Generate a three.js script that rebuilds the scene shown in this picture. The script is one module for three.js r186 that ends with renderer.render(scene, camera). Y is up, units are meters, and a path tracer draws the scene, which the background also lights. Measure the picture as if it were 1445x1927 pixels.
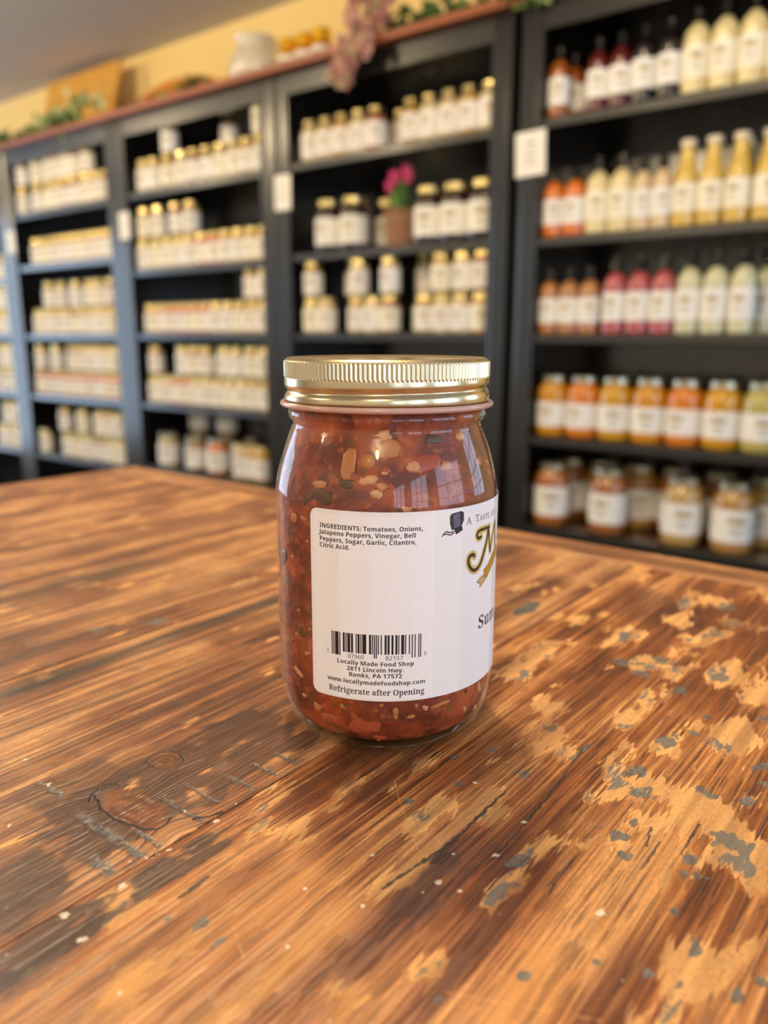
import * as THREE from 'three';
import { RoundedBoxGeometry } from 'three/addons/geometries/RoundedBoxGeometry.js';
import { mergeGeometries, mergeVertices, toCreasedNormals } from 'three/addons/utils/BufferGeometryUtils.js';

// ------------------------------------------------------------------ camera, sky, exposure
const scene = new THREE.Scene();
const EYE = 1.067;                                   // height of the lens above the floor
const camera = new THREE.PerspectiveCamera(66.12, 0.75, 0.02, 40);
camera.position.set(0, EYE, 0);
camera.rotation.order = 'YXZ';
camera.rotation.set(THREE.MathUtils.degToRad(-12.591), THREE.MathUtils.degToRad(37.842), 0.0025);
camera.focus = 0.243;
camera.userData.fStop = 7.6;
scene.add(camera);
scene.background = new THREE.Color().setRGB(0.59, 0.77, 1.0);
scene.backgroundIntensity = 3.0;
const renderer = new THREE.WebGLRenderer({ antialias: true });
renderer.toneMapping = THREE.LinearToneMapping;
renderer.toneMappingExposure = 1.55;
renderer.shadowMap.enabled = true;
const LAMP_CD = 1.3;                                 // each ceiling globe
const LAMP_RGB = [1.0, 0.78, 0.48];

// ------------------------------------------------------------------ helpers
const PI = Math.PI, rad = THREE.MathUtils.degToRad;
let seedState = 20240611;
const rnd = () => { seedState = (Math.imul(seedState, 1664525) + 1013904223) >>> 0; return seedState / 4294967296; };
const rr = (a, b) => a + (b - a) * rnd();
const lerp = (a, b, t) => a + (b - a) * t;
const clamp = (v, a = 0, b = 1) => Math.min(b, Math.max(a, v));
const sstep = (a, b, v) => { const t = clamp((v - a) / (b - a)); return t * t * (3 - 2 * t); };
function hash(i, j, s) {
  let h = (Math.imul(i, 374761393) + Math.imul(j, 668265263) + Math.imul(s, 974634777)) | 0;
  h = Math.imul(h ^ (h >>> 13), 1274126177); h = Math.imul(h ^ (h >>> 15), 2246822519);
  return ((h ^ (h >>> 16)) >>> 0) / 4294967295;
}
function vn(x, y, s) {
  const i = Math.floor(x), j = Math.floor(y); let fx = x - i, fy = y - j;
  fx = fx * fx * (3 - 2 * fx); fy = fy * fy * (3 - 2 * fy);
  const a = hash(i, j, s), b = hash(i + 1, j, s), c = hash(i, j + 1, s), d = hash(i + 1, j + 1, s);
  return a + (b - a) * fx + (c - a) * fy + (a - b - c + d) * fx * fy;
}
function fbm(x, y, s, o = 3) { let v = 0, a = 0.5, t = 0; for (let k = 0; k < o; k++) { v += a * vn(x, y, s + k * 17); t += a; a *= 0.5; x *= 2.03; y *= 2.03; } return v / t; }

const used = new Map();
function numbered(n) { const k = used.get(n) ?? 0; used.set(n, k + 1); return k ? n + '_' + String(k).padStart(3, '0') : n; }
const col = (r, g, b) => new THREE.Color().setRGB(r / 255, g / 255, b / 255, THREE.SRGBColorSpace);
const std = (c, roughness = 0.6, extra = {}) => new THREE.MeshPhysicalMaterial({ color: c, roughness, ...extra });
function shadows(o) { o.castShadow = true; o.receiveShadow = true; return o; }
function mesh(name, geo, mat, parent) { const m = shadows(new THREE.Mesh(geo, mat)); m.name = name; if (parent) parent.add(m); return m; }
function thing(name, label, category, pos = [0, 0, 0], turn = 0, group) {
  const g = new THREE.Group(); g.name = numbered(name); g.position.set(...pos); g.rotation.y = turn; scene.add(g);
  g.userData = { label, category }; if (group) g.userData.group = group; return g;
}
function single(name, geo, mat, label, category, pos = [0, 0, 0], group) {
  const m = mesh(numbered(name), geo, mat, scene); m.position.set(...pos); m.userData = { label, category }; if (group) m.userData.group = group; return m;
}
function struct(name, geo, mat) { const m = mesh(name, geo, mat, scene); m.userData.kind = 'structure'; return m; }
function box(x0, x1, y0, y1, z0, z1) { const g = new THREE.BoxGeometry(x1 - x0, y1 - y0, z1 - z0); g.translate((x0 + x1) / 2, (y0 + y1) / 2, (z0 + z1) / 2); return g; }
function rbox(w, h, d, r = 0.002, s = 2) { return new RoundedBoxGeometry(w, h, d, s, r); }
function lathe(pts, seg = 32) { return new THREE.LatheGeometry(pts.map(([r, y]) => new THREE.Vector2(r, y)), seg, rad(215)); }
function tube(pts, r, seg = 24, rs = 6) { return new THREE.TubeGeometry(new THREE.CatmullRomCurve3(pts.map((p) => new THREE.Vector3(...p))), seg, r, rs, false); }
function dataTex(arr, w, h, srgb) {
  const t = new THREE.DataTexture(arr, w, h, THREE.RGBAFormat); t.magFilter = THREE.LinearFilter; t.minFilter = THREE.LinearFilter;
  t.wrapS = t.wrapT = THREE.MirroredRepeatWrapping; if (srgb) t.colorSpace = THREE.SRGBColorSpace; t.needsUpdate = true; return t;
}
function canvas(w, h, draw) { const c = document.createElement('canvas'); c.width = w; c.height = h; const x = c.getContext('2d'); draw(x, w, h); const t = new THREE.CanvasTexture(c); t.colorSpace = THREE.SRGBColorSpace; t.magFilter = THREE.LinearFilter; return t; }
// smooth profile through points
function smooth(pts, n, even) { const c = new THREE.CatmullRomCurve3(pts.map(([r, y]) => new THREE.Vector3(r, y, 0)), false, 'centripetal'); return (even ? c.getSpacedPoints(n) : c.getPoints(n)).map((p) => [Math.max(0, p.x), p.y]); }

// ------------------------------------------------------------------ the room
const X0 = -5.6, X1 = 2.2, ZB = -2.08, ZF = 2.6, CEIL = EYE + 1.066, TH = 0.14;
// plaster with a faint mottled grain
function noiseTex(w, h, f, lo, hi, seed) { const a = new Uint8Array(w * h * 4); for (let j = 0; j < h; j++) for (let i = 0; i < w; i++) { const v = 255 * lerp(lo, hi, 0.6 * fbm(i / w * f, j / h * f, seed, 4) + 0.4 * vn(i * 0.5, j * 0.5, seed + 5)); const k = 4 * (j * w + i); a[k] = a[k + 1] = a[k + 2] = v; a[k + 3] = 255; } return a; }
const plasterBump = dataTex(noiseTex(256, 256, 20, 0, 1, 7), 256, 256, false); plasterBump.wrapS = plasterBump.wrapT = THREE.RepeatWrapping; plasterBump.repeat.set(3, 3);
const wallMat = std(col(240, 214, 146), 0.8, { bumpMap: plasterBump, bumpScale: 0.001 });
const ceilMat = std(col(214, 210, 204), 0.9, { bumpMap: plasterBump, bumpScale: 0.001 });
const floorMat = std(col(74, 62, 54), 0.45);
const paleWall = std(col(226, 224, 218), 0.8, { bumpMap: plasterBump, bumpScale: 0.001 });
const trimMat = std(col(232, 230, 224), 0.45);
const paneMat = std(col(255, 255, 255), 0.02, { transmission: 1, thickness: 0, ior: 1.5 });

struct('ceiling', box(X0 - TH, X1 + TH, CEIL, CEIL + TH, ZB - TH, ZF + TH), ceilMat);
{ // board floor: planks along x
  const base = struct('floor', box(X0 - TH, X1 + TH, -TH, -0.012, ZB - TH, ZF + TH), std(col(30, 26, 23), 0.8));
  const n = 26, w = (ZF - ZB) / n, len = X1 - X0;
  const g = rbox(len, 0.012, w - 0.003, 0.0015, 1);
  const tones = [col(74, 62, 54), col(66, 56, 49), col(80, 68, 58)].map((c) => std(c, 0.42));
  for (let i = 0; i < n; i++) { const p = mesh('floor_board', g, tones[i % 3 === 0 ? 0 : (i * 7) % 3], base); p.position.set((X0 + X1) / 2, -0.006, ZB + (i + 0.5) * w); }
}
// a wall in the plane of axis 'x' or 'z' with rectangular openings [a0,a1,y0,y1]
function wall(name, axis, at0, at1, a0, a1, openings, mat) {
  const parts = [], put = (p, q, y0, y1) => { if (q - p > 1e-4 && y1 - y0 > 1e-4) parts.push(axis === 'z' ? box(p, q, y0, y1, at0, at1) : box(at0, at1, y0, y1, p, q)); };
  let cur = a0;
  for (const [p, q, y0, y1] of [...openings].sort((m, n) => m[0] - n[0])) { put(cur, p, 0, CEIL); put(p, q, 0, y0); put(p, q, y1, CEIL); cur = q; }
  put(cur, a1, 0, CEIL);
  return struct(name, mergeGeometries(parts), mat);
}
let winNo = 0;
function windowIn(axis, mid, a0, a1, y0, y1, nx, ny, kind = 'window') {
  winNo++;
  const g = new THREE.Group(); g.name = kind + '_' + winNo; g.userData.kind = 'structure'; scene.add(g);
  const W = a1 - a0, H = y1 - y0, f = 0.05, d = 0.06;
  const place = (m, a, y) => (axis === 'z' ? m.position.set(a, y, mid) : (m.position.set(mid, y, a), m.rotation.y = PI / 2), m);
  const ac = (a0 + a1) / 2, yc = (y0 + y1) / 2;
  place(mesh('frame', rbox(W, f, d, 0.004), trimMat, g), ac, y0 + f / 2); place(mesh('frame', rbox(W, f, d, 0.004), trimMat, g), ac, y1 - f / 2);
  place(mesh('frame', rbox(f, H - 2 * f, d, 0.004), trimMat, g), a0 + f / 2, yc); place(mesh('frame', rbox(f, H - 2 * f, d, 0.004), trimMat, g), a1 - f / 2, yc);
  const iw = (W - 2 * f) / nx, ih = (H - 2 * f) / ny, b = 0.026;
  for (let i = 1; i < nx; i++) place(mesh('glazing_bar', rbox(b, H - 2 * f, 0.035, 0.003), trimMat, g), a0 + f + i * iw, yc);
  for (let j = 1; j < ny; j++) place(mesh('glazing_bar', rbox(W - 2 * f, b, 0.034, 0.003), trimMat, g), ac, y0 + f + j * ih);
  const pg = new THREE.PlaneGeometry(iw - b, ih - b);
  for (let i = 0; i < nx; i++) for (let j = 0; j < ny; j++) place(mesh('pane', pg, paneMat, g), a0 + f + (i + 0.5) * iw, y0 + f + (j + 0.5) * ih);
  return g;
}
const OPEN_BACK = [[0.75, 1.75, 0.85, 1.95]];
const OPEN_LEFT = [[-1.75, 0.6, 0.2, 1.9]];
const OPEN_RIGHT = [[-1.7, -0.2, 0.7, 2.0], [0.2, 1.1, 0.7, 2.0], [1.4, 2.3, 0.7, 2.0]];
wall('wall_back', 'z', ZB - TH, ZB, X0 - TH, X1 + TH, OPEN_BACK, wallMat);
wall('wall_front', 'z', ZF, ZF + TH, X0 - TH, X1 + TH, [], paleWall);
wall('wall_left', 'x', X0 - TH, X0, ZB, ZF, OPEN_LEFT, paleWall);
wall('wall_right', 'x', X1, X1 + TH, ZB, ZF, OPEN_RIGHT, paleWall);
OPEN_BACK.forEach((o) => windowIn('z', ZB - TH / 2, ...o, 3, 4));
OPEN_RIGHT.forEach((o) => windowIn('x', X1 + TH / 2, ...o, 3, 3));
OPEN_LEFT.forEach((o) => windowIn('x', X0 - TH / 2, ...o, 2, 1));
struct('baseboard_back', box(X0, X1, 0, 0.1, ZB, ZB + 0.015), trimMat);

// ceiling globes: opal glass, each with its light inside
const globeMat = new THREE.MeshStandardMaterial({ color: 0xffffff, emissive: new THREE.Color().setRGB(...LAMP_RGB), emissiveIntensity: 14, roughness: 0.4 });
const lampPlace = [[-3.75, -0.55, 'over the far left bookcases'], [-2.4, -0.55, 'over the middle bookcases'], [-0.6, -0.55, 'over the bottle bookcase'], [-1.7, 1.3, 'behind the viewer to the left'], [0.6, 1.3, 'behind the viewer to the right']];
for (const [x, z, where] of lampPlace) {
  const g = thing('ceiling_lamp', 'white opal globe ceiling lamp ' + where, 'lamp', [x, CEIL, z], 0, 'ceiling globe lamps');
  mesh('mount', lathe([[0.001, 0], [0.055, 0], [0.055, -0.012], [0.03, -0.03], [0.001, -0.03]], 24), std(col(190, 160, 90), 0.3, { metalness: 1 }), g);
  mesh('globe', new THREE.SphereGeometry(0.062, 24, 16).translate(0, -0.085, 0), globeMat, g);
  const l = new THREE.PointLight(new THREE.Color().setRGB(...LAMP_RGB), LAMP_CD); l.position.set(0, -0.085, 0); l.castShadow = true; l.shadow.radius = 3; g.add(l);
}

// ------------------------------------------------------------------ wooden table
const TABLE = EYE - 0.137;                           // table top height
const TX0 = -0.727, TX1 = 0.673, TZ0 = -0.497, TZ1 = 0.25, ENDZ = -0.463, TT = 0.03;
const WZ0 = -0.47, WZ1 = -0.03;                      // stretch of a plank that one texture covers
// places of worn tan patches, grey stains and white paint flecks read off the table top [x, z, size along x, size along z]
const TANS = [[-0.0893, -0.2649, 7], [-0.0739, -0.2482, 9], [-0.0761, -0.2205, 8], [-0.0648, -0.208, 6], [-0.0841, -0.2287, 6], [-0.0837, -0.2083, 5], [-0.0971, -0.2285, 5], [-0.0699, -0.1914, 6], [-0.0596, -0.1936, 7], [-0.0709, -0.2776, 9], [-0.0609, -0.2706, 9], [-0.0513, -0.2558, 7], [-0.0472, -0.2112, 9], [-0.0457, -0.2275, 9], [-0.0397, -0.2131, 9], [-0.0487, -0.1954, 8], [-0.0856, -0.1751, 6], [-0.0812, -0.1628, 6], [-0.1099, -0.2386, 4], [-0.0517, -0.2732, 7], [-0.0832, -0.1615, 6], [-0.1088, -0.2288, 4], [-0.0388, -0.1546, 7], [-0.0269, -0.1736, 7], [-0.033, -0.1972, 7], [-0.0526, -0.1806, 6], [-0.0339, -0.1612, 6],
  [-0.1734, -0.3536, 11], [-0.1241, -0.3498, 9], [-0.0979, -0.4221, 13], [-0.0944, -0.3051, 11], [-0.1474, -0.3025, 9], [-0.1471, -0.2832, 8], [-0.1255, -0.3286, 9], [-0.0886, -0.288, 9], [-0.1471, -0.3441, 8], [-0.0902, -0.3754, 9], [-0.105, -0.318, 9], [-0.075, -0.33, 9], [-0.06, -0.31, 9], [-0.06, -0.285, 8], [-0.2, -0.375, 10], [-0.115, -0.385, 9]];
const GREYS = [[-0.1178, -0.1903, 1.6, 1.2], [-0.1043, -0.2075, 2.4, 2.4], [-0.1244, -0.172, 1.3, 1.8], [-0.1204, -0.2147, 1.3, 1.6], [-0.1284, -0.2023, 1.6, 2], [-0.1351, -0.1894, 1.2, 1], [-0.0711, -0.2845, 2.6, 2.2], [-0.0695, -0.2687, 2, 1.6], [-0.0773, -0.2313, 3.6, 4.4], [-0.0715, -0.2197, 3.4, 3], [-0.067, -0.2053, 1.2, 5], [-0.0636, -0.1885, 2.6, 1.8], [-0.0685, -0.1956, 3.6, 2.2], [-0.0846, -0.1692, 2.2, 6], [-0.0533, -0.2958, 3, 2], [-0.0451, -0.2593, 2.2, 3], [-0.0554, -0.2329, 4.4, 2], [-0.0428, -0.2491, 2, 1.4], [-0.0749, -0.2565, 4, 4.4], [-0.0957, -0.2326, 1.5, 6], [-0.0494, -0.1977, 1.6, 1.6], [-0.0487, -0.1909, 2, 1.6], [-0.0453, -0.1918, 2.2, 1.4], [-0.0431, -0.2353, 3, 3], [-0.0457, -0.1758, 1.4, 1.6], [-0.0654, -0.1342, 1.3, 1.8], [-0.0272, -0.1578, 1.3, 2.6], [-0.0243, -0.165, 2, 1.4], [-0.0382, -0.1658, 1.1, 4], [-0.0766, -0.1179, 0.9, 1], [-0.0545, -0.1481, 1.4, 1], [-0.0439, -0.1524, 2, 1.4], [-0.1452, -0.1082, 0.9, 3.4], [-0.1413, -0.0971, 1.5, 1.2], [-0.133, -0.1008, 1.6, 1.8], [-0.1258, -0.0995, 1, 3], [-0.1237, -0.3436, 5, 5], [-0.1136, -0.3131, 4, 3], [-0.1, -0.3257, 4, 3], [-0.1036, -0.307, 4, 3], [-0.0848, -0.2999, 4, 4], [-0.0902, -0.3754, 4, 3], [-0.0967, -0.4172, 5, 4], [-0.3243, -0.1963, 3, 3], [-0.3125, -0.2193, 4, 4]];
const WHITES = [[-0.2187, -0.111, 1.4], [-0.2384, -0.1139, 0.9], [-0.2075, -0.0924, 1.1], [-0.1734, -0.128, 0.9], [-0.1626, -0.1305, 1.6], [-0.1642, -0.1095, 1.7], [-0.1619, -0.1142, 1.5], [-0.1601, -0.0976, 1.3], [-0.1646, -0.1397, 1], [-0.1667, -0.1043, 0.6], [-0.162, -0.0825, 1.5], [-0.1517, -0.0808, 1.3], [-0.131, -0.0774, 0.7], [-0.1123, -0.1087, 0.8], [-0.1223, -0.1255, 0.6], [-0.107, -0.1296, 0.6], [-0.0595, -0.1632, 1.8], [-0.0971, -0.1483, 1], [-0.0981, -0.1425, 0.9], [-0.0909, -0.1488, 0.7], [-0.1138, -0.1935, 1.2], [-0.0918, -0.1849, 0.9], [-0.091, -0.1667, 0.8], [-0.1171, -0.1462, 0.9], [-0.1003, -0.1602, 0.9], [-0.3452, -0.1545, 2.6]];
const CRACKS = [ // polyline, half width in mm, darkness
  [[[-0.1041, -0.1949], [-0.1037, -0.169], [-0.1037, -0.16], [-0.1047, -0.1544], [-0.1072, -0.1371]], 0.55, 0.75],
  [[[-0.1037, -0.163], [-0.1030, -0.158], [-0.1026, -0.154]], 1.3, 0.6],
  [[[-0.096, -0.2351], [-0.0927, -0.1998], [-0.0916, -0.1829], [-0.091, -0.1667], [-0.0913, -0.1611]], 0.35, 0.6],
  [[[-0.0736, -0.1772], [-0.0732, -0.1623]], 0.3, 0.7],
  [[[-0.062, -0.205], [-0.0605, -0.196]], 0.25, 0.6], [[[-0.052, -0.215], [-0.0515, -0.198]], 0.25, 0.6], [[[-0.058, -0.2], [-0.0575, -0.186]], 0.25, 0.55],
  [[[-0.2, -0.1129], [-0.2034, -0.1174], [-0.2043, -0.1217], [-0.2009, -0.1244]], 0.3, 0.8],
  [[[-0.2017, -0.1163], [-0.1935, -0.1134], [-0.1856, -0.1129], [-0.1802, -0.114], [-0.1749, -0.1155], [-0.1724, -0.1191], [-0.1739, -0.1233]], 0.35, 0.85],
  [[[-0.2059, -0.1378], [-0.2075, -0.142], [-0.2067, -0.1457], [-0.2015, -0.1475], [-0.1969, -0.1462], [-0.196, -0.142], [-0.1975, -0.1388], [-0.202, -0.137], [-0.2059, -0.1378]], 0.3, 0.55],
  [[[-0.1455, -0.113], [-0.1447, -0.104]], 0.8, 0.6],
  [[[-0.168, -0.127], [-0.1655, -0.131], [-0.1648, -0.134]], 0.5, 0.9]];
const SCRATCHES = [[[-0.1354, -0.1798], [-0.1262, -0.1706], [-0.1168, -0.1623], [-0.109, -0.1557]], [[-0.1157, -0.2221], [-0.0981, -0.2404]], [[-0.0768, -0.1203], [-0.0473, -0.134]], [[-0.128, -0.106], [-0.121, -0.102], [-0.117, -0.1]]];
const BANDS = [[-0.1870, -0.1655, -0.1278, 0.8], [-0.2000, -0.1660, -0.1073, 1.5], [-0.1790, -0.1655, -0.1131, 0.9], [-0.1870, -0.1690, -0.1368, 0.6], [-0.1800, -0.1660, -0.1480, 0.9], [-0.1790, -0.1660, -0.0985, 1.6], [-0.1800, -0.1665, -0.158, 0.9], [-0.1790, -0.1665, -0.1675, 0.8], [-0.2250, -0.2090, -0.1092, 1.0]];
function woodTextures(x0, x1, W, H, o) {
  const z0 = WZ0, z1 = WZ1, n = W * H, sx = (x1 - x0) / W, sz = (z1 - z0) / H, S = o.seed;
  const px = new Float32Array(n * 3), bump = new Float32Array(n), gloss = new Float32Array(n);
  // coarse field of how worn the finish is
  const gw = 48, gh = 128, worn = new Float32Array(gw * gh);
  for (let j = 0; j < gh; j++) for (let i = 0; i < gw; i++) {
    const x = x0 + (x1 - x0) * i / (gw - 1), z = z0 + (z1 - z0) * j / (gh - 1); let b = o.wornBase;
    for (const [tx, tz, s] of TANS) { const dx = (x - tx) / (s * 0.00085), dz = (z - tz) / (s * 0.0012), q = dx * dx + dz * dz; if (q < 9) b += 0.26 * Math.exp(-q); }
    worn[j * gw + i] = Math.min(b, o.wornBase + 0.3);
  }
  const wornAt = (fx, fz) => { const a = clamp(fx) * (gw - 1.001), b = clamp(fz) * (gh - 1.001), i = a | 0, j = b | 0, u = a - i, v = b - j, k = j * gw + i; return (worn[k] * (1 - u) + worn[k + 1] * u) * (1 - v) + (worn[k + gw] * (1 - u) + worn[k + gw + 1] * u) * v; };
  const [D, M, L] = o.pal, tan = [228, 172, 108], grey = [112, 110, 108];
  for (let j = 0; j < H; j++) {
    const z = z0 + (j + 0.5) * sz;
    for (let i = 0; i < W; i++) {
      const x = x0 + (i + 0.5) * sx, k = j * W + i;
      let gx = x;
      for (const [kx, kz, rx, rz, amt] of o.knots) { const dx = (x - kx) / rx, dz = (z - kz) / rz, q = dx * dx + dz * dz; if (q < 12) gx += amt * rx * dx * Math.exp(-q * 0.7) * 0.9; }
      gx += 0.004 * (fbm(x * 14, z * 5, S + 3, 2) - 0.5);
      const broad = fbm(gx * 75, z * 6.5, S + 11, 3), blot = fbm(x * 42, z * 26, S + 23, 3), line = 0.55 * vn(gx * 1750, z * 30, S + 31) + 0.45 * vn(gx * 980, z * 18, S + 33), line2 = vn(gx * 430, z * 11, S + 37), pore = vn(gx * 2700, z * 95, S + 41), fine = vn(x * 3600, z * 900, S + 43);
      let t = 0.5 + 1.15 * (broad - 0.5) + 1.0 * (blot - 0.5) + 0.62 * (line - 0.5) + 0.36 * (line2 - 0.5) + o.tone;
      let r, g, b;
      if (t < 0.5) { const q = clamp(t * 2); r = lerp(D[0], M[0], q); g = lerp(D[1], M[1], q); b = lerp(D[2], M[2], q); } else { const q = clamp(t * 2 - 1); r = lerp(M[0], L[0], q); g = lerp(M[1], L[1], q); b = lerp(M[2], L[2], q); }
      let f = 1 + 0.26 * (line - 0.5) + 0.16 * (fine - 0.5); const po = sstep(0.68, 0.84, pore); f *= 1 - 0.3 * po;
      r *= f; g *= f; b *= f;
      let hgt = 0.55 + 0.22 * (line - 0.5) + 0.12 * (line2 - 0.5) - 0.16 * po;
      // finish worn through to pale bare wood, ragged along the grain
      const m = fbm(x * 120 + 0.5 * (line - 0.5), z * 66 + 0.9 * (line - 0.5), S + 53, 5) + wornAt((x - x0) / (x1 - x0), (z - z0) / (z1 - z0));
      const w = sstep(0.655, 0.672, m) * (0.8 + 0.2 * line2), halo = sstep(0.585, 0.66, m) * (1 - w) * 0.42;
      const tv = 0.84 + 0.28 * line2 + 0.12 * (fine - 0.5);
      r = lerp(r, lerp(192, 206, line), halo); g = lerp(g, 130, halo); b = lerp(b, 68, halo);
      r = lerp(r, tan[0] * tv, w); g = lerp(g, tan[1] * tv, w); b = lerp(b, tan[2] * tv, w);
      hgt -= 0.12 * w;
      // grey weathered spots inside worn places
      const gm = sstep(0.60, 0.64, fbm(x * 170, z * 90, S + 71, 4)) * sstep(0.7, 0.76, m) * 0.85;
      r = lerp(r, grey[0], gm); g = lerp(g, grey[1], gm); b = lerp(b, grey[2], gm);
      // streaks along the grain: dark ones, and pale ones that brighten the colour
      for (const [cx, zz0, zz1, ww, amt, c] of o.streaks) {
        const d = Math.abs(gx + 0.003 * (fbm(1.7, z * 30, S + 91, 2) - 0.5) - cx) / ww; if (d > 1 || z < zz0 || z > zz1) continue;
        const a = amt * (1 - d * d) * sstep(zz0, zz0 + 0.02, z) * (1 - sstep(zz1 - 0.02, zz1, z)) * (0.35 + 0.9 * vn(gx * 500, z * 24, S + 97));
        const q = clamp(a); r = lerp(r, c[0], q); g = lerp(g, c[1], q); b = lerp(b, c[2], q);
      }
      px[3 * k] = r; px[3 * k + 1] = g; px[3 * k + 2] = b; bump[k] = hgt; gloss[k] = 0.4 + 0.28 * w + 0.2 * gm + 0.12 * (blot - 0.5);
    }
  }
  // marks drawn on top, each inside its own bounds
  const mark = (cx0, cx1, cz0, cz1, fn) => {
    const i0 = Math.max(0, Math.floor((cx0 - x0) / sx)), i1 = Math.min(W - 1, Math.ceil((cx1 - x0) / sx)), j0 = Math.max(0, Math.floor((cz0 - z0) / sz)), j1 = Math.min(H - 1, Math.ceil((cz1 - z0) / sz));
    for (let j = j0; j <= j1; j++) for (let i = i0; i <= i1; i++) { const x = x0 + (i + 0.5) * sx, z = z0 + (j + 0.5) * sz, k = j * W + i, e = fn(x, z); if (!e || e[0] <= 0) continue; const a = clamp(e[0]); px[3 * k] = lerp(px[3 * k], e[1], a); px[3 * k + 1] = lerp(px[3 * k + 1], e[2], a); px[3 * k + 2] = lerp(px[3 * k + 2], e[3], a); if (e[4]) bump[k] += e[4] * a; if (e[5] !== undefined) gloss[k] = lerp(gloss[k], e[5], a); }
  };
  const segDist = (pts, x, z) => { let best = 9; for (let i = 0; i + 1 < pts.length; i++) { const [ax, az] = pts[i], [bx, bz] = pts[i + 1], ux = bx - ax, uz = bz - az, t = clamp(((x - ax) * ux + (z - az) * uz) / (ux * ux + uz * uz)); best = Math.min(best, Math.hypot(x - ax - t * ux, z - az - t * uz)); } return best; };
  const bounds = (pts, m) => [Math.min(...pts.map((p) => p[0])) - m, Math.max(...pts.map((p) => p[0])) + m, Math.min(...pts.map((p) => p[1])) - m, Math.max(...pts.map((p) => p[1])) + m];
  // purple-brown old stain strips with ragged outline [x0,x1,z0,z1,strength]
  for (const [ax, bx, az, bz, st] of o.stains ?? []) mark(ax, bx, az, bz, (x, z) => { const e = Math.min(sstep(0, 0.25, (x - ax) / (bx - ax)), sstep(0, 0.25, (bx - x) / (bx - ax)), sstep(0, 0.2, (z - az) / (bz - az)), sstep(0, 0.2, (bz - z) / (bz - az))); const q = e * 0.8 + 1.5 * (fbm(x * 210, z * 95, S + 131, 4) - 0.5), v = 0.6 * vn(x * 1300, z * 60, S + 137) + 0.4 * vn(x * 300, z * 120, S + 139); return [sstep(0.42, 0.66, q) * st, 52 + 50 * v, 36 + 30 * v, 36 + 18 * v, -0.05, 0.36]; });
  for (const [kx, kz, rx, rz] of o.knots) mark(kx - rx, kx + rx, kz - rz, kz + rz, (x, z) => { const dx = (x - kx) / rx, dz = (z - kz) / rz, q = Math.hypot(dx, dz); if (q > 1) return null; const ring = 0.5 + 0.5 * Math.sin(q * 13 + 9 * fbm(x * 130, z * 130, S + 141, 3)), v = vn(x * 1500, z * 300, S + 143), mm = ring * 0.2 + v * 0.4 + 0.5 * fbm(x * 150, z * 220, S + 145, 2); return [0.82 * (1 - sstep(0.78, 1, q)), lerp(66, 164, mm), lerp(42, 92, mm), lerp(30, 46, mm), 0.12 * ring - 0.05]; });
  for (const [ax, bx, z, w] of BANDS) mark(ax, bx, z - 0.004, z + 0.004, (x, zz) => { const d = Math.abs(zz - z + 0.0012 * (fbm(x * 160, 3.1, S + 151, 2) - 0.5)) / (w * 0.001); if (d > 1.6) return null; const v = fbm(x * 900, zz * 420, S + 157, 3); return [(1 - sstep(0.3, 1.6, d + 0.9 * (vn(x * 420, zz * 900, S + 159) - 0.5))) * sstep(0.3, 0.7, v + 0.15) * sstep(0, 0.006, x - ax), 52 + 88 * v, 50 + 86 * v, 54 + 84 * v, -0.25, 0.35]; });
  for (const [gx, gz, a, b] of GREYS) mark(gx - 0.012, gx + 0.012, gz - 0.014, gz + 0.014, (x, z) => { const q = Math.hypot((x - gx) / (a * 0.001), (z - gz) / (b * 0.0011)) + 2.6 * (fbm(x * 380, z * 260, S + 161, 4) - 0.5), v = 0.6 * vn(x * 1100, z * 800, S + 167) + 0.4 * vn(x * 2600, z * 2200, S + 169); return [(1 - sstep(0.7, 0.95, q)) * (0.7 + 0.3 * v), 70 + 74 * v, 70 + 72 * v, 74 + 66 * v, -0.12, 0.5]; });
  // the large slate-dark dent behind the jar
  mark(-0.2, -0.158, -0.38, -0.32, (x, z) => { const q = Math.hypot((x + 0.1785) / 0.0048, (z + 0.3500) / 0.0125) + 1.0 * (fbm(x * 220, z * 120, S + 171, 3) - 0.5), v = vn(x * 500, z * 300, S + 173); return [1 - sstep(0.75, 1.05, q), 74 + 40 * v, 74 + 38 * v, 74 + 36 * v, -0.2, 0.5]; });
  // pale filler strip beside the long crack
  mark(-0.114, -0.101, -0.198, -0.134, (x, z) => { const c = lerp(-0.1065, -0.1072, (z + 0.195) / 0.06), hw = lerp(0.0026, 0.0016, clamp((z + 0.195) / 0.06)), q = Math.abs(x - c) / hw + 0.5 * (fbm(x * 400, z * 70, S + 181, 2) - 0.5), e = sstep(-0.1965, -0.1945, z) * (1 - sstep(-0.15, -0.138, z)), v = vn(x * 2400, z * 1600, S + 183); return [(1 - sstep(0.85, 1.0, q)) * e * 0.9, 190 + 22 * v, 138 + 18 * v, 82 + 18 * v, -0.05, 0.55]; });
  for (const [raw, hw, dk] of CRACKS) { const pts = raw.length < 3 ? raw : new THREE.CatmullRomCurve3(raw.map(([x, z]) => new THREE.Vector3(x, 0, z))).getPoints(raw.length * 5).map((p) => [p.x, p.z]); const b = bounds(pts, 0.004); mark(...b, (x, z) => { const d = segDist(pts, x + 0.0012 * (fbm(x * 700, z * 500, S + 191, 2) - 0.5), z + 0.0014 * (fbm(x * 520, z * 620, S + 193, 2) - 0.5)) / (hw * 0.001 * (0.45 + 1.1 * vn(x * 260, z * 200, S + 195))); return d > 1.4 ? null : [(1 - sstep(0.5, 1.3, d)) * dk, 44, 38, 38, -0.5, 0.7]; }); }
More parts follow.
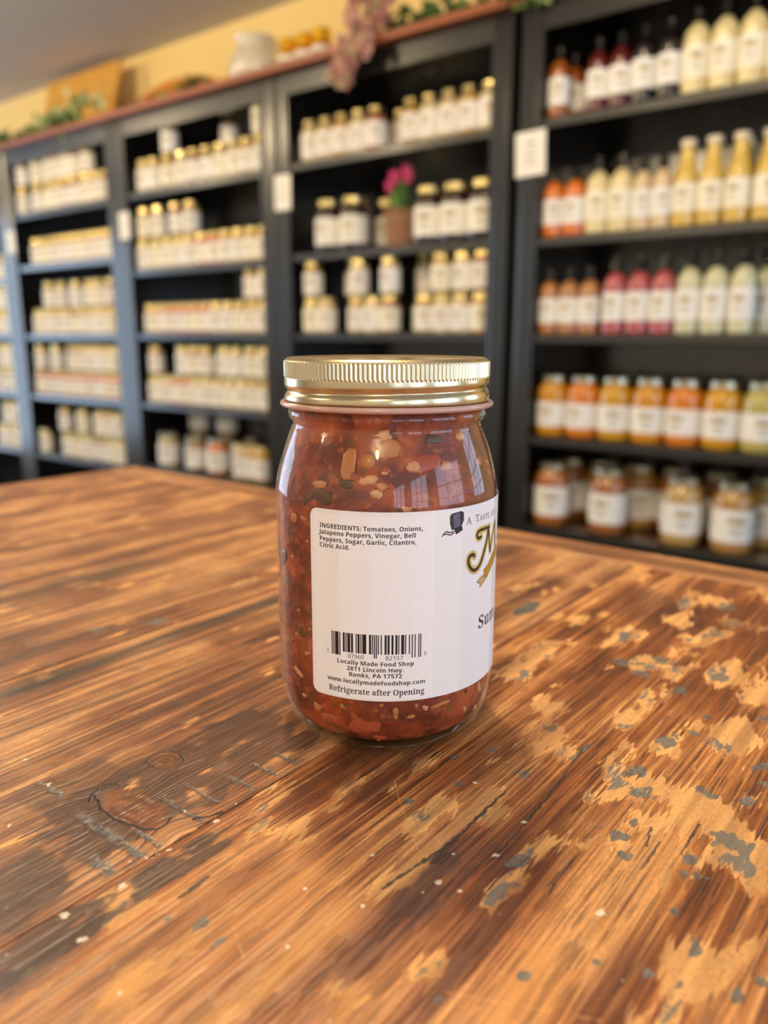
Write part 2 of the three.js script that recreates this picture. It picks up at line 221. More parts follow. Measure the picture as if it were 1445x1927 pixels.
  for (const pts of SCRATCHES) { const b = bounds(pts, 0.001); mark(...b, (x, z) => { const d = segDist(pts, x, z) / 0.00022; return d > 1.5 ? null : [(1 - sstep(0.5, 1.3, d)) * sstep(0.25, 0.6, vn(x * 700, z * 700, S + 201)) * 0.7, 226, 168, 116]; }); }
  for (const [wx, wz, s] of WHITES) mark(wx - 0.006, wx + 0.006, wz - 0.006, wz + 0.006, (x, z) => { const q = Math.hypot((x - wx), (z - wz)) / (s * 0.0008) + 3.4 * (fbm(x * 700, z * 520, S + 211, 4) - 0.5), v = vn(x * 2600, z * 2600, S + 213); return [(1 - sstep(0.7, 0.95, q)) * (0.7 + 0.3 * v), 240, 226 + 8 * v, 206 + 20 * v, 0.14, 0.55]; });
  // a dust of tiny pale flecks
  let fs = S * 7919 >>> 0; const fr = () => { fs = (Math.imul(fs, 1664525) + 1013904223) >>> 0; return fs / 4294967296; };
  for (let i = 0; i < o.flecks; i++) { const fx = x0 + fr() * (x1 - x0), fz = z0 + fr() * (z1 - z0), r = 0.00012 + 0.0004 * fr() * fr(), a = 0.4 + 0.5 * fr(), dark = fr() < 0.3; mark(fx - r, fx + r, fz - r, fz + r, (x, z) => [(1 - sstep(0.5, 1, Math.hypot(x - fx, z - fz) / r)) * a, dark ? 60 : 236, dark ? 50 : 210, dark ? 46 : 190]); }
  const A = new Uint8Array(n * 4), B = new Uint8Array(n * 4), G = new Uint8Array(n * 4);
  for (let k = 0; k < n; k++) { for (let c = 0; c < 3; c++) { A[4 * k + c] = clamp(px[3 * k + c], 0, 255); B[4 * k + c] = clamp(bump[k]) * 255; G[4 * k + c] = clamp(gloss[k]) * 255; } A[4 * k + 3] = B[4 * k + 3] = G[4 * k + 3] = 255; }
  return new THREE.MeshPhysicalMaterial({ map: dataTex(A, W, H, true), bumpMap: dataTex(B, W, H, false), bumpScale: 0.0011, roughnessMap: dataTex(G, W, H, false), roughness: 1 });
}
const PAL_R = [[86, 46, 28], [146, 84, 44], [210, 152, 96]], PAL_L = [[88, 54, 42], [148, 96, 62], [202, 150, 102]];
const PLANKS = [
  [-0.727, -0.580, 512, 1024, { seed: 11, tone: 0.05, wornBase: -0.04, pal: PAL_L, knots: [], flecks: 60, streaks: [[-0.66, -0.5, -0.2, 0.012, 0.5, [78, 46, 34]]] }],
  [-0.580, -0.442, 512, 1024, { seed: 23, tone: 0.04, wornBase: -0.05, pal: PAL_L, knots: [], flecks: 80, streaks: [[-0.465, -0.47, -0.15, 0.02, 0.45, [84, 48, 36]], [-0.55, -0.47, -0.2, 0.008, 0.4, [80, 50, 36]]] }],
  [-0.442, -0.303, 768, 1536, { seed: 37, tone: 0.0, wornBase: -0.06, pal: PAL_L, knots: [[-0.337, -0.158, 0.010, 0.008, 0.5]], flecks: 200, streaks: [[-0.402, -0.3, -0.1, 0.018, 0.6, [74, 54, 46]], [-0.345, -0.35, -0.12, 0.01, 0.4, [84, 56, 44]], [-0.43, -0.47, -0.25, 0.008, 0.5, [80, 46, 34]]] }],
  [-0.303, -0.164, 1024, 2048, { seed: 41, tone: 0.06, wornBase: -0.08, pal: PAL_L, flecks: 420,
    knots: [[-0.1865, -0.1195, 0.0165, 0.0075, 0.55], [-0.2018, -0.142, 0.0058, 0.0058, 0.6]],
    stains: [[-0.214, -0.164, -0.2, -0.084, 0.72], [-0.196, -0.164, -0.098, -0.05, 0.8], [-0.232, -0.19, -0.135, -0.095, 0.4]],
    streaks: [[-0.2905, -0.31, -0.12, 0.0065, 1.0, [62, 52, 48]], [-0.279, -0.36, -0.17, 0.004, 0.6, [84, 52, 36]], [-0.257, -0.3, -0.1, 0.003, 0.6, [80, 48, 32]], [-0.235, -0.28, -0.1, 0.003, 0.6, [78, 46, 32]], [-0.22, -0.26, -0.1, 0.004, 0.5, [74, 44, 34]], [-0.245, -0.47, -0.3, 0.012, 0.55, [78, 48, 36]], [-0.1995, -0.3, -0.15, 0.004, 0.6, [70, 42, 34]], [-0.3005, -0.33, -0.1, 0.0018, 0.8, [214, 156, 104]]] }],
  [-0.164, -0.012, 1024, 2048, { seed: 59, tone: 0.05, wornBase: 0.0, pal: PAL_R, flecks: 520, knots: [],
    stains: [[-0.1645, -0.149, -0.135, -0.05, 0.85], [-0.104, -0.09, -0.165, -0.125, 0.55], [-0.16, -0.13, -0.205, -0.16, 0.3]],
    streaks: [[-0.155, -0.3, -0.16, 0.008, 0.55, [70, 40, 26]], [-0.138, -0.26, -0.15, 0.004, 0.5, [76, 40, 24]], [-0.098, -0.18, -0.1, 0.007, 0.6, [78, 44, 34]], [-0.078, -0.185, -0.1, 0.004, 0.75, [84, 40, 22]], [-0.048, -0.17, -0.12, 0.006, 0.6, [82, 42, 28]], [-0.112, -0.3, -0.2, 0.01, 0.45, [86, 44, 22]], [-0.135, -0.43, -0.36, 0.02, 0.6, [84, 46, 32]], [-0.075, -0.44, -0.36, 0.03, 0.45, [96, 50, 30]], [-0.126, -0.15, -0.03, 0.012, 0.8, [214, 152, 88]], [-0.142, -0.125, -0.03, 0.008, 0.75, [208, 146, 86]], [-0.109, -0.14, -0.03, 0.008, 0.7, [216, 156, 90]], [-0.088, -0.15, -0.03, 0.006, 0.6, [206, 140, 78]], [-0.063, -0.155, -0.05, 0.01, 0.65, [208, 144, 80]], [-0.036, -0.14, -0.05, 0.006, 0.6, [204, 140, 76]]] }],  // the pale streaks paint the near end of this plank brighter
  [-0.012, 0.114, 512, 1024, { seed: 67, tone: 0, wornBase: 0.06, pal: PAL_R, knots: [], flecks: 80, streaks: [] }],
];
{
  const table = thing('wooden_table', 'worn brown plank table with scuffed varnish in the foreground', 'table', [0, 0, 0]);
  const plankGeo = (x0, x1) => {
    const w = x1 - x0 - 0.0005, l = TZ1 - ENDZ - 0.0006, g = rbox(w, TT, l, 0.0007, 2); const cx = (x0 + x1) / 2, cz = (TZ1 + ENDZ) / 2, p = g.attributes.position, uv = g.attributes.uv;
    for (let i = 0; i < p.count; i++) uv.setXY(i, (p.getX(i) + cx - x0) / (x1 - x0), (p.getZ(i) + cz - WZ0) / (WZ1 - WZ0));
    return g.translate(cx, TABLE - TT / 2, cz);
  };
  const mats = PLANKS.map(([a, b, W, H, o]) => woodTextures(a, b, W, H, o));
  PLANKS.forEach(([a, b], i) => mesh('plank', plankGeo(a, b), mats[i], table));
  [[0.114, 0.253], [0.253, 0.392], [0.392, 0.531], [0.531, TX1]].forEach(([a, b], i) => mesh('plank', plankGeo(a, b), mats[[5, 1, 5, 0][i]], table));
  // board across the plank ends at the far side
  const end = rbox(TX1 - TX0, TT, ENDZ - TZ0, 0.003, 3), p = end.attributes.position, uv = end.attributes.uv;
  for (let i = 0; i < p.count; i++) uv.setXY(i, 0.2 + (p.getZ(i)) / 0.14, 0.35 + p.getX(i) / 0.9);
  const eb = mesh('end_board', end.translate((TX0 + TX1) / 2, TABLE - TT / 2, (TZ0 + ENDZ) / 2), mats[1], table);
  const legMat = mats[0];
  for (const [a, b] of [[-0.65, -0.42], [0.6, -0.42], [-0.65, 0.17], [0.6, 0.17]]) mesh('leg', rbox(0.075, TABLE - TT, 0.075, 0.004).translate(a, (TABLE - TT) / 2, b), legMat, table);
  for (const z of [-0.42, 0.17]) mesh('apron', rbox(1.17, 0.1, 0.022, 0.002).translate(-0.025, TABLE - TT - 0.05, z), legMat, table);
  for (const x of [-0.65, 0.6]) mesh('apron', rbox(0.022, 0.1, 0.51, 0.002).translate(x, TABLE - TT - 0.05, -0.125), legMat, table);
}

// ------------------------------------------------------------------ the salsa jar
{
  const JX = -0.1658, JZ = -0.2148;
  const jar = thing('salsa_jar', 'pint glass jar of red salsa with gold lid and white ingredients label on wooden table', 'jar', [JX, TABLE, JZ]);
  const PROF = [[0.0, 0.0032], [0.018, 0.0028], [0.0255, 0.0010], [0.0282, 0.0002], [0.0300, 0.0006], [0.0338, 0.0034], [0.0362, 0.0078], [0.0377, 0.0135], [0.0384, 0.0205], [0.0386, 0.032], [0.0386, 0.060], [0.0386, 0.0845], [0.0383, 0.0882], [0.0373, 0.0930], [0.0358, 0.0982], [0.0342, 0.1028], [0.0328, 0.1064], [0.0322, 0.1080], [0.0323, 0.1092], [0.0332, 0.1104], [0.0336, 0.1116], [0.0334, 0.1128], [0.0326, 0.1137], [0.0322, 0.1150], [0.0322, 0.1270]];
  const body = smooth(PROF, 170);
  const glass = mesh('glass_body', lathe(body, 128), std(col(255, 255, 255), 0.02, { transmission: 1, thickness: 0, ior: 1.5 }), jar);
  // thick glass foot
  mesh('glass_foot', lathe(smooth([[0.0, 0.0060], [0.016, 0.0056], [0.0240, 0.0045], [0.0285, 0.0030], [0.0300, 0.0016], [0.0283, 0.0009], [0.0255, 0.0016], [0.018, 0.0034], [0.0, 0.0038]], 60), 96), std(col(236, 240, 222), 0.03, { transmission: 1, thickness: 0, ior: 1.5 }), jar);
  // salsa
  const SW = 1024, SH = 512, sa = new Uint8Array(SW * SH * 4), sb = new Uint8Array(SW * SH * 4);
  for (let j = 0; j < SH; j++) for (let i = 0; i < SW; i++) {
    const X = i / SW * 232, V = j / SH * 170, k = 4 * (j * SW + i);           // millimetres round and up
    const w1 = fbm(X / 7, V / 6, 301, 4), w2 = fbm(X / 2.6 + 9, V / 2.2, 311, 3), w3 = fbm(X / 11, V / 9, 331, 3), f = vn(i * 0.9, j * 0.9, 341), gq = fbm(X / 5 + 3, V / 4, 351, 3);
    let t = clamp(0.5 + 2.0 * (w1 - 0.5) + 0.6 * (w2 - 0.5)), r = lerp(94, 154, t), g = lerp(31, 64, t), b = lerp(9, 17, t);
    const or = sstep(0.55, 0.72, w3) * 0.6; r = lerp(r, 176, or); g = lerp(g, 82, or); b = lerp(b, 40, or);
    const pale = sstep(0.66, 0.72, w2) * 0.28; r = lerp(r, 214, pale); g = lerp(g, 140, pale); b = lerp(b, 92, pale);
    const gn = sstep(0.70, 0.75, gq) * 0.55; r = lerp(r, 92, gn); g = lerp(g, 70, gn); b = lerp(b, 20, gn);
    sa[k] = r + 8 * (f - 0.5); sa[k + 1] = g + 6 * (f - 0.5); sa[k + 2] = b; sa[k + 3] = 255; const h = 255 * clamp(0.5 + 1.2 * (w2 - 0.5) + 0.5 * (w1 - 0.5)); sb[k] = sb[k + 1] = sb[k + 2] = h; sb[k + 3] = 255;
  }
  const salsaProf = smooth([[0.0, 0.0058], [0.0200, 0.0054], [0.0285, 0.0042], [0.0334, 0.0068], [0.0357, 0.0108], [0.0371, 0.0162], [0.0378, 0.025], [0.03795, 0.060], [0.03795, 0.0845], [0.0376, 0.0885], [0.0366, 0.0932], [0.0351, 0.0985], [0.0335, 0.1030], [0.0321, 0.1064], [0.0315, 0.1085], [0.0315, 0.1225], [0.0, 0.1230]], 160, true);
  const salsa = mesh('salsa', lathe(salsaProf, 96), std(col(255, 255, 255), 0.6, { map: dataTex(sa, SW, SH, true), bumpMap: dataTex(sb, SW, SH, false), bumpScale: 0.0005 }), jar);
  const rAt = (h) => { for (let i = 0; i + 1 < salsaProf.length; i++) { const [r0, h0] = salsaProf[i], [r1, h1] = salsaProf[i + 1]; if (r0 > 0.02 && h >= h0 && h <= h1) return lerp(r0, r1, (h - h0) / (h1 - h0 + 1e-9)); } return 0.0372; };
  // chopped pieces pressed against the glass
  const chopMats = { onion: std(col(178, 112, 60), 0.35), pale: std(col(196, 138, 90), 0.35), seed: std(col(178, 112, 50), 0.3), green: std(col(78, 46, 16), 0.35), red: std(col(128, 38, 16), 0.4), tomato: std(col(164, 52, 28), 0.3), clear: std(col(160, 68, 44), 0.25) };
  const blobs = [];
  for (let v = 0; v < 6; v++) { const g = mergeVertices(new THREE.IcosahedronGeometry(1, 3).deleteAttribute('uv').deleteAttribute('normal')), p = g.attributes.position; for (let i = 0; i < p.count; i++) { const x = p.getX(i), y = p.getY(i), z = p.getZ(i); const q = 0.5 + 0.95 * fbm(x * 2.1 + 9 * v, y * 2.1 + z + 5, 400 + v, 3); const sq = (c) => Math.sign(c) * Math.pow(Math.abs(c), 0.72); p.setXYZ(i, sq(x) * q, sq(y) * q, sq(z) * 0.9); } g.computeVertexNormals(); blobs.push(g); }
  const seedGeo = new THREE.SphereGeometry(1, 16, 12);
  const piece = (name, deg, h, w, hh, mat, tilt = 0, deep = 0, geo) => {
    const R = rAt(h) - deep, a = rad(deg), m = mesh(name, geo ?? blobs[Math.floor(rnd() * 6)], chopMats[mat], salsa);
    m.position.set(Math.sin(a) * (R - 0.0002), h, Math.cos(a) * (R - 0.0002)); m.rotation.order = 'YXZ'; m.rotation.set(h > 0.088 ? -rad(18) : 0, a, tilt); m.scale.set(w / 2, hh / 2, 0.0008);
  };
  for (const a of [['onion_piece', 38.1, 0.1034, 0.0076, 0.006, 'onion', 0.2], ['onion_piece', 18.6, 0.0988, 0.0046, 0.0092, 'onion', 0.05], ['onion_piece', 28.8, 0.0943, 0.0058, 0.003, 'pale', 0.2], ['onion_piece', 33, 0.0903, 0.0038, 0.003, 'pale', -0.3], ['onion_piece', 51, 0.0982, 0.0042, 0.0036, 'pale'], ['onion_piece', 69.6, 0.0978, 0.0042, 0.0034, 'onion'], ['onion_piece', 36.4, 0.1075, 0.0042, 0.0042, 'pale', 0.4], ['pepper_piece', 64.7, 0.1059, 0.006, 0.0032, 'green'], ['pepper_piece', 1.5, 0.0862, 0.0125, 0.0078, 'green', 0.3, 0.0006], ['pepper_piece', 18.1, 0.0931, 0.0046, 0.0032, 'green'], ['onion_piece', 3.4, 0.092, 0.006, 0.0034, 'onion', 0.3, 0.0004], ['onion_piece', 35.2, 0.0924, 0.003, 0.0034, 'onion', 0.6], ['tomato_piece', 59.1, 0.0988, 0.009, 0.0056, 'clear', 0, 0.0003], ['onion_piece', 46.8, 0.0856, 0.003, 0.002, 'pale'], ['onion_piece', 94.5, 0.0975, 0.0032, 0.003, 'onion'], ['onion_piece', 83.6, 0.106, 0.0036, 0.003, 'pale'], ['onion_piece', -14, 0.0797, 0.003, 0.0034, 'onion'], ['pepper_piece', -27.3, 0.0645, 0.007, 0.0046, 'green', 0.3], ['pepper_piece', -24, 0.0565, 0.008, 0.009, 'green', 0.2, 0.0005], ['pepper_piece', -9.6, 0.0417, 0.0036, 0.0044, 'green', 0.2], ['onion_piece', -13.7, 0.0264, 0.0052, 0.0018, 'pale', -0.3], ['onion_piece', -0.2, 0.0164, 0.003, 0.003, 'onion'], ['onion_piece', 6.3, 0.0133, 0.0056, 0.0034, 'clear'], ['onion_piece', 66.5, 0.0192, 0.0068, 0.0016, 'onion', 0.1], ['onion_piece', 50.5, 0.0164, 0.0026, 0.0014, 'onion'], ['onion_piece', 16, 0.0194, 0.002, 0.002, 'onion'], ['onion_piece', 96.2, 0.0192, 0.0022, 0.004, 'pale', 0.2], ['tomato_piece', 27.6, 0.0126, 0.01, 0.005, 'clear'], ['tomato_piece', 45, 0.094, 0.01, 0.006, 'tomato', 0.2, 0.0007], ['tomato_piece', 80, 0.092, 0.009, 0.008, 'red', 0, 0.0007], ['tomato_piece', 10, 0.101, 0.008, 0.007, 'tomato', 0, 0.0007], ['tomato_piece', -20, 0.093, 0.008, 0.007, 'red', 0, 0.0007], ['tomato_piece', -18, 0.035, 0.008, 0.012, 'tomato', 0.2, 0.0007], ['tomato_piece', -35, 0.05, 0.009, 0.011, 'red', 0.1, 0.0007], ['tomato_piece', 40, 0.016, 0.01, 0.006, 'red', 0, 0.0007], ['tomato_piece', 78, 0.0145, 0.011, 0.006, 'clear', 0, 0.0005]]) piece(...a);
  piece('seed', 28.3, 0.0997, 0.0044, 0.0046, 'seed', 0, 0, seedGeo); piece('seed', 37.3, 0.0972, 0.003, 0.0028, 'clear', 0, 0, seedGeo);
  for (let i = 0; i < 44; i++) { const top = rnd() < 0.5, h = rnd() < 0.35 ? rr(0.02, 0.085) : top ? rr(0.088, 0.108) : rr(0.009, 0.021), deg = h > 0.022 && h < 0.087 ? rr(-75, -3) : rr(-70, 130); const kind = rnd(); if (kind < 0.25) piece('seed', deg, h, 0.0013, 0.0014, 'seed', rnd() * 3, 0, seedGeo); else if (kind < 0.6) piece('tomato_piece', deg, h, rr(0.004, 0.008), rr(0.003, 0.007), rnd() < 0.5 ? 'tomato' : 'clear', rnd() * 3, 0.0007); else if (kind < 0.8) piece('onion_piece', deg, h, rr(0.0015, 0.003), rr(0.0012, 0.0022), rnd() < 0.5 ? 'onion' : 'pale', rnd() * 3); else piece('pepper_piece', deg, h, rr(0.001, 0.003), rr(0.001, 0.002), 'green', rnd() * 3); }
  // lid with milled edge and one turn of thread
  const N = 1050, rows = 64, H0 = 0.1156, H1 = 0.1300, pos = [], idx = [];
  const lidR = (h, a) => {
    let R = 0.0346; const top = sstep(0.1288, 0.1300, h); R -= 0.0011 * top * top;
    R += 0.00022 * Math.cos(a * 150) * sstep(0.1236, 0.1242, h) * (1 - sstep(0.1287, 0.1293, h));
    const turn = (a - rad(37)) / (2 * PI), t = turn - Math.round(turn), gh = 0.1199 + 0.0032 * t;      // groove climbs round the lid
    const d = (h - gh) / 0.0010; R -= 0.0009 * Math.exp(-d * d);
    const d2 = (h - gh + 0.0027) / 0.0011; R += 0.00012 * Math.exp(-d2 * d2);
    R -= 0.0004 * (1 - sstep(0.1156, 0.1166, h));
    return R;
  };
  for (let j = 0; j <= rows; j++) { const h = lerp(H0, H1, j / rows); for (let i = 0; i <= N; i++) { const a = i / N * 2 * PI, R = lidR(h, a); pos.push(Math.sin(a) * R, h, Math.cos(a) * R); } }
  const capR = [[0.0331, 0.13015], [0.0322, 0.1301], [0.0312, 0.1297], [0.0302, 0.1295], [0.02, 0.1295], [0.0001, 0.1295]];
  for (const [R, h] of capR) for (let i = 0; i <= N; i++) { const a = i / N * 2 * PI; pos.push(Math.sin(a) * R, h, Math.cos(a) * R); }
  for (let j = 0; j < rows + capR.length; j++) for (let i = 0; i < N; i++) { const a = j * (N + 1) + i, b = a + 1, c = a + N + 1, d = c + 1; idx.push(a, b, c, b, d, c); }
  const lg = new THREE.BufferGeometry(); lg.setAttribute('position', new THREE.Float32BufferAttribute(pos, 3)); lg.setIndex(idx); lg.computeVertexNormals();
  const goldMat = std(col(216, 200, 166), 0.22, { metalness: 1 });
  const lid = mesh('lid', lg, goldMat, jar); lid.userData.label = 'gold metal screw lid with milled edge';
  const rim = mesh('lid_rim', new THREE.TorusGeometry(0.0353, 0.00095, 14, 160).rotateX(PI / 2).translate(0, 0.1151, 0), std(col(196, 156, 144), 0.3, { clearcoat: 0.6, clearcoatRoughness: 0.15 }), jar); rim.userData.label = 'rolled rim of the lid with painted-in pink reflection';  // pink base colour stands in for the salsa and table reflected in the rim
  // paper label wrapped round the jar
  const A0 = -0.3, A1 = 205, LT = 0.0849, LB = 0.0229, LW = 2048, LH = 900, RL = 0.03885;
  const lx = (d) => (d - A0) / (A1 - A0) * LW, ly = (h) => (LT - h) / (LT - LB) * LH;
  const tex = canvas(LW, LH, (c) => {
    c.fillStyle = '#eeecf0'; c.fillRect(0, 0, LW, LH);
    // faintly whiter printed panel
    c.fillStyle = '#f2f1f6'; c.fillRect(lx(1.9), ly(0.0835), lx(60.2) - lx(1.9), ly(0.0238) - ly(0.0835));
    for (let i = 0; i < 9000; i++) { const v = 215 + Math.floor(rnd() * 35); c.fillStyle = `rgba(${v},${v},${v + 4},0.35)`; c.fillRect(rnd() * LW, rnd() * LH, 2 + rnd() * 3, 2 + rnd() * 3); }
    const fit = (s, d0, d1, h, size, font, color = '#1d1b20') => { c.save(); c.font = `${font.replace('#', String(Math.round(size / (LT - LB) * LH)))}`; c.fillStyle = color; c.textBaseline = 'middle'; const w = c.measureText(s).width; c.translate(lx(d0), ly(h)); c.scale((lx(d1) - lx(d0)) / w, 1); c.fillText(s, 0, 0); c.restore(); };
    const B = 'bold #px sans-serif', P = '#px sans-serif', SB = 'bold #px serif';
    fit('INGREDIENTS: Tomatoes, Onions,', 5.2, 54.7, 0.0796, 0.0020, B); fit('Jalapeno Peppers, Vinegar, Bell', 5.1, 51.2, 0.0775, 0.0020, B); fit('Peppers, Sugar, Garlic, Cilantro,', 5.05, 51.6, 0.0754, 0.0020, B); fit('Citric Acid.', 5.0, 20.9, 0.0733, 0.0020, B);
    // bar code
    const Lc = ['0001101', '0011001', '0010011', '0111101', '0100011', '0110001', '0101111', '0111011', '0110111', '0001011'], bits = '101' + [3, 0, 7, 9, 6, 0].map((d) => Lc[d]).join('') + '01010' + [8, 2, 1, 5, 7, 8].map((d) => Lc[d].replace(/./g, (q) => (q === '0' ? '1' : '0'))).join('') + '101';
    const b0 = lx(11.1), b1 = lx(54.3), bw = (b1 - b0) / 95; c.fillStyle = '#17151a';
    for (let i = 0; i < 95; i++) if (bits[i] === '1') { const long = i < 10 || i > 84 || (i > 44 && i < 50); c.fillRect(b0 + i * bw, ly(0.0454), bw + 0.6, ly(long ? 0.0376 : 0.0389) - ly(0.0454)); }
    fit('3', 8.3, 9.5, 0.0386, 0.0019, P); fit('07960', 19.4, 27.4, 0.0377, 0.0019, P); fit('82157', 37.4, 45.8, 0.0377, 0.0019, P); fit('8', 55.8, 57.0, 0.0386, 0.0019, P);
    fit('Locally Made Food Shop', 13.8, 51, 0.0356, 0.0020, B); fit('2811 Lincoln Hwy.', 18.8, 46.2, 0.0335, 0.0020, B); fit('Ronks, PA 17572', 19.8, 45.4, 0.0315, 0.0020, B); fit('www.locallymadefoodshop.com', 8.5, 56.7, 0.0291, 0.0020, B); fit('Refrigerate after Opening', 9.2, 56.3, 0.0258, 0.0027, SB);
    const path = (pts, close) => { c.beginPath(); pts.forEach(([d, h], i) => (i ? c.lineTo(lx(d), ly(h)) : c.moveTo(lx(d), ly(h)))); if (close) c.closePath(); };
    const curve = (pts) => { c.beginPath(); const q = pts.map(([d, h]) => [lx(d), ly(h)]); c.moveTo(...q[0]); for (let i = 1; i < q.length - 1; i++) { const n = [(q[i][0] + q[i + 1][0]) / 2, (q[i][1] + q[i + 1][1]) / 2]; c.quadraticCurveTo(...q[i], ...(i === q.length - 2 ? q[i + 1] : n)); } };
    // bonnet
    c.fillStyle = '#23222b'; path([[68.2, 0.0825], [69.2, 0.0833], [74.7, 0.0837], [76.4, 0.0832], [76.6, 0.0806], [75, 0.0788], [70.9, 0.0782], [69.4, 0.0779], [68.3, 0.0801]], true); c.fill();
    c.fillStyle = '#5a5c72'; path([[70.0, 0.0829], [73.9, 0.0833], [74.5, 0.079], [70.8, 0.0785]], true); c.fill(); for (let i = 0; i < 260; i++) { c.fillStyle = rnd() < 0.5 ? '#3c3d4e' : '#787a92'; c.fillRect(lx(70.6 + 3.4 * rnd()), ly(0.0788 + 0.004 * rnd()), 2, 2); }
    c.fillStyle = '#1c1b22'; path([[70.7, 0.0782], [75.4, 0.079], [76, 0.0775], [71.9, 0.0764]], true); c.fill();
    c.strokeStyle = '#1c1b22'; c.lineWidth = 5; c.lineCap = 'round'; curve([[64.2, 0.0764], [65.2, 0.0775], [66.6, 0.0779], [68.2, 0.0772], [70.8, 0.0775]]); c.stroke(); curve([[65.2, 0.0769], [66.8, 0.0771], [68.5, 0.0763], [70.6, 0.077]]); c.stroke(); c.strokeStyle = '#cfa79b'; c.lineWidth = 3; curve([[65.6, 0.0772], [66.9, 0.0775], [68.5, 0.0768], [70.6, 0.0772]]); c.stroke();
    // A TASTE OF in small capitals
    fit('A', 78.2, 82.0, 0.0800, 0.0031, '#px serif'); fit('T', 84.6, 88.1, 0.0802, 0.0031, '#px serif'); fit('ASTE', 88.0, 98.6, 0.0799, 0.0024, '#px serif'); fit('OF', 100.9, 108.6, 0.0799, 0.0026, '#px serif');
    // scroll capital in black edged with gold
    const M1 = [[90, 0.0735], [88, 0.0731], [86.2, 0.0743], [86.9, 0.0755], [90.1, 0.0760], [97.2, 0.0757], [98.6, 0.0757]], M2 = [[97.5, 0.0757], [96.7, 0.0719], [93.7, 0.0685], [91, 0.0651], [87.8, 0.0631], [84.1, 0.0629], [81.2, 0.0646], [80, 0.067], [81.5, 0.0685], [84.4, 0.0685], [84.7, 0.0678]], M3 = [[97.7, 0.0753], [99.2, 0.071], [100.7, 0.0672]], M4 = [[100.9, 0.0672], [103.4, 0.072], [107, 0.0762], [107.4, 0.0762]], M5 = [[107.4, 0.0762], [108.6, 0.071], [110.5, 0.0655], [113, 0.0645]];
    c.lineJoin = 'round';
    for (const [wd, cl] of [[40, '#dedbe0'], [33, '#caa12a'], [24, '#f0d98a'], [19, '#c39a22'], [15, '#22221f']]) { c.strokeStyle = cl; c.lineWidth = wd; curve(M1); c.stroke(); c.lineWidth = wd * 1.12; curve(M2); c.stroke(); c.lineWidth = wd; curve(M3); c.stroke(); c.lineWidth = wd * 0.8; curve(M4); c.stroke(); c.lineWidth = wd; curve(M5); c.stroke(); }
    // ribbon
    c.strokeStyle = '#4a350e'; c.lineWidth = 3; c.fillStyle = '#c9a06a'; path([[87.2, 0.0586], [90.8, 0.0598], [94.5, 0.0602], [98.2, 0.0588], [94, 0.0575], [90, 0.0562], [90.4, 0.0576]], true); c.fill(); c.stroke();
    c.fillStyle = '#b98714'; path([[94.2, 0.0593], [93.6, 0.0619], [97.8, 0.0628], [104, 0.0655], [108.2, 0.0667], [114, 0.0672], [114, 0.0640], [110.1, 0.0632], [101.7, 0.0605], [98.2, 0.0590]], true); c.fill(); c.stroke();
    c.save(); c.font = `bold ${Math.round(0.0062 / (LT - LB) * LH)}px serif`; c.fillStyle = '#26242a'; c.textBaseline = 'alphabetic'; c.translate(lx(89.6), ly(0.0418)); c.scale(1.15, 1); c.fillText('Sum', 0, 0); c.restore();
  });
  const lgeo = (() => { // sheet with rounded corners, cut as geometry
    const shp = new THREE.Shape(), w = RL * rad(A1 - A0), h = LT - LB, r = 0.0028; shp.moveTo(r, 0); shp.lineTo(w - r, 0); shp.absarc(w - r, r, r, -PI / 2, 0); shp.lineTo(w, h - r); shp.absarc(w - r, h - r, r, 0, PI / 2); shp.lineTo(r, h); shp.absarc(r, h - r, r, PI / 2, PI); shp.lineTo(0, r); shp.absarc(r, r, r, PI, 1.5 * PI);
    const P = [], U = [], I = [], NX = 180; const top = (x) => (x < r ? h - r + Math.sqrt(Math.max(0, r * r - (r - x) ** 2)) : x > w - r ? h - r + Math.sqrt(Math.max(0, r * r - (x - w + r) ** 2)) : h);
    const xs = []; for (let i = 0; i <= 8; i++) xs.push(r * (1 - Math.cos(i / 8 * PI / 2))); for (let i = 1; i < NX; i++) xs.push(lerp(r, w - r, i / NX)); for (let i = 8; i >= 0; i--) xs.push(w - r * (1 - Math.cos(i / 8 * PI / 2)));
    for (const [Ro] of [[RL], [RL - 0.00012]]) for (const x of xs) { const t = top(x), b = h - t; for (const y of [b, t]) { const a = rad(A0) + x / RL; P.push(Math.sin(a) * Ro, LB + y, Math.cos(a) * Ro); U.push(x / w, y / h); } }
    const n = xs.length * 2; for (let i = 0; i + 1 < xs.length; i++) { const a = 2 * i; I.push(a, a + 2, a + 1, a + 1, a + 2, a + 3); I.push(n + a, n + a + 1, n + a + 2, n + a + 1, n + a + 3, n + a + 2); I.push(a + 1, a + 3, n + a + 1, a + 3, n + a + 3, n + a + 1); I.push(a, n + a, a + 2, a + 2, n + a, n + a + 2); }
    const g = new THREE.BufferGeometry(); g.setAttribute('position', new THREE.Float32BufferAttribute(P, 3)); g.setAttribute('uv', new THREE.Float32BufferAttribute(U, 2)); g.setIndex(I); return toCreasedNormals(g, 0.6);
  })();
  const lab = mesh('paper_label', lgeo, std(col(255, 255, 255), 0.45, { map: tex }), jar); lab.userData.label = 'white printed paper label with bar code';
}

